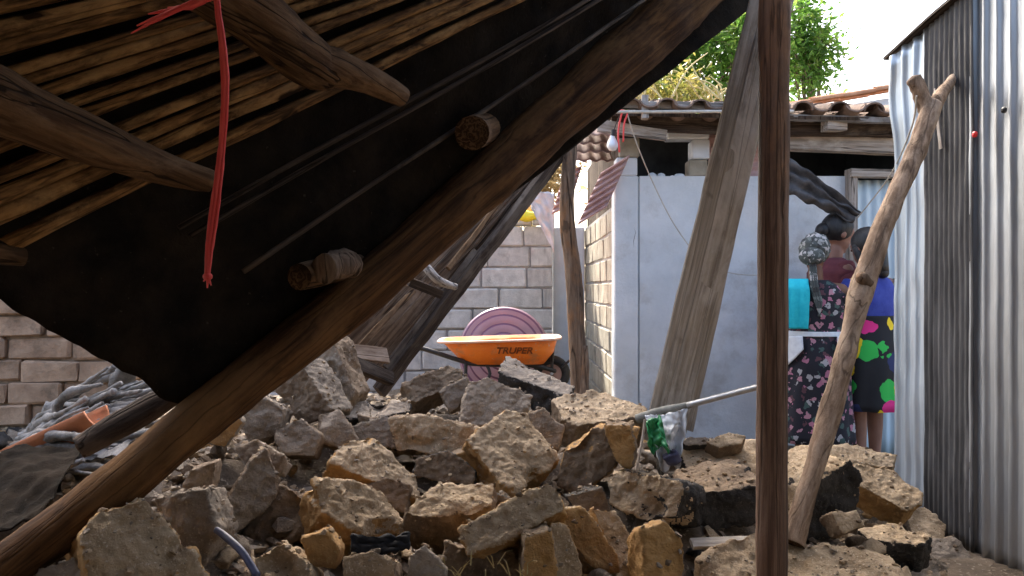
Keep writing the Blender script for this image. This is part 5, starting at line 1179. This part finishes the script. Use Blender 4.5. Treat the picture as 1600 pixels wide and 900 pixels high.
# woman behind her, head in profile
t, base, hb, ch = person('person', 'dark haired woman in maroon behind the headscarf woman, face turned right and down', (2.13, 5.30, 0), R(-80), 'skin_light',
    ((-.20, .06, 1.08), (.20, .06, 1.08)), ((-.15, .22, 1.02), (.15, .22, 1.02)), ((.2, 1, -.2), (-.2, 1, -.2)), (R(-20), R(0)), ((-.09, 0), (.09, 0)), k=1.075)
t.location.z = 0
garment(t, base, [(1.30, 0, .0, .070, .062), (1.26, 0, 0, .155, .10), (1.21, 0, 0, .205, .12), (1.10, 0, 0, .185, .13), (.98, 0, 0, .170, .13), (.80, 0, 0, .185, .15), (.40, 0, 0, .21, .18)], 'maroon_cloth', 'dress', .04, 5)
sleeve(t, base, (-.085, 0, 1.235), (-.215, .03, 1.06), .085, .075, 'maroon_cloth'); sleeve(t, base, (.085, 0, 1.235), (.215, .03, 1.06), .085, .075, 'maroon_cloth')
def hair(t, hb, drop=False, seed=0):
    V, Fc = ellipsoid((0, -.016, .028), (.088, .100, .100), 28, 18); V = [v*(1+.03*noise.noise(v*30+Vector((seed, 0, 0)))) for v in V]
    V = [Vector((v.x, min(v.y, .058+.35*max(0, v.z-.05)) if v.z < .09 else v.y, v.z)) for v in V]
    parts = [(V, Fc)]
    parts.append(ellipsoid((0, -.105, -.02), (.05, .042, .05), 16, 10))
    if drop:
        for sg in (-1, 1): parts.append(caps((sg*.072, .01, .0), (sg*.075, -.01, -.15), .026, .016, 10))
        parts.append(caps((0, -.075, -.02), (0, -.085, -.19), .065, .035, 14))
    put('hair', *xf(merge(*parts), hb), 'hair_black', t, smooth=True)
hair(t, hb, False, 3)
# woman at the right, partly behind the branch and the fence
t, base, hb, ch = person('person', 'woman in royal blue top and bright yellow flowered black skirt beside the metal fence', (2.245, 4.98, 0), R(24), 'skin_light',
    ((-.20, .03, 1.0), (.235, -.06, .97)), ((-.14, .20, .95), (.21, .10, .84)), ((.2, 1, .0), (-.2, 1, -.4)), (R(-15), R(0)), ((-.09, 0), (.09, .05)))
garment(t, base, [(1.285, 0, .0, .072, .062), (1.25, 0, 0, .130, .085), (1.20, 0, 0, .170, .105), (1.10, 0, 0, .166, .120), (.98, 0, 0, .150, .118), (.86, 0, 0, .172, .14)], 'royal_blue', 'top', .01, 4)
garment(t, base, [(1.03, 0, 0, .158, .124), (.96, 0, 0, .166, .130), (.85, 0, 0, .185, .155), (.70, 0, 0, .205, .175), (.45, 0, 0, .218, .19)], 'floral_skirt', 'skirt', .07, 7)
sleeve(t, base, (.14, 0, 1.225), (.178, -.018, 1.165), .072, .066, 'grey_cloth'); sleeve(t, base, (-.14, 0, 1.225), (-.178, .01, 1.15), .072, .066, 'royal_blue')
hair(t, hb, True, 8)
o = board('pale_board', P(1322, 646, 5.15), P(1378, 612, 5.2), Vector((0, 0, .028)), .03, 'pale_wood', None, 6, .004, 1, 3); tag(o, 'short pale board leaning behind the women below the bright skirt', 'board')

# ------------------------------------------------------------------ unseen light blockers added around: shelter over the camera, shade tree
sh = empty('sky_blocker', (-.3, -1, 0), 'unseen shed roof and walls added above and behind the viewpoint to block sky light', 'shed')
put('roof_sheet', *bevbox((.1, -.75, 2.78), Vector((2.8, 0, 0)), Vector((0, 2.35, 0)), Vector((0, 0, .02)), .005), 'dark_timber', sh)  # roof and two walls unseen, added to darken the fallen roof's underside
put('back_wall', *bevbox((-.3, -3.05, 1.37), Vector((2.4, 0, 0)), Vector((0, .06, 0)), Vector((0, 0, 1.37)), .005), 'wall_adobe', sh)
put('side_wall', *bevbox((-2.65, -.9, 1.37), Vector((.06, 0, 0)), Vector((0, 2.08, 0)), Vector((0, 0, 1.37)), .005), 'wall_adobe', sh)
tree((-3.4, 10.4, 0), [((-2.0, 9.4, 8.0), (2.0, 1.7, 1.2)), ((-.6, 9.9, 7.9), (1.5, 1.6, 1.1)), ((-3.6, 8.8, 7.6), (1.8, 1.7, 1.2)), ((-2.6, 10.8, 8.6), (1.8, 1.5, 1.1)), ((-5.0, 8.6, 7.4), (1.5, 1.6, 1.1)), ((-4.4, 10.4, 8.2), (1.6, 1.5, 1.0))], 'unseen tall broad tree added beyond the block wall to shade the yard', 'leaf_green', 7600, .30, 12, 'tree', 'trees added out of view for shade')  # out of view, added so its crown keeps sun off the yard
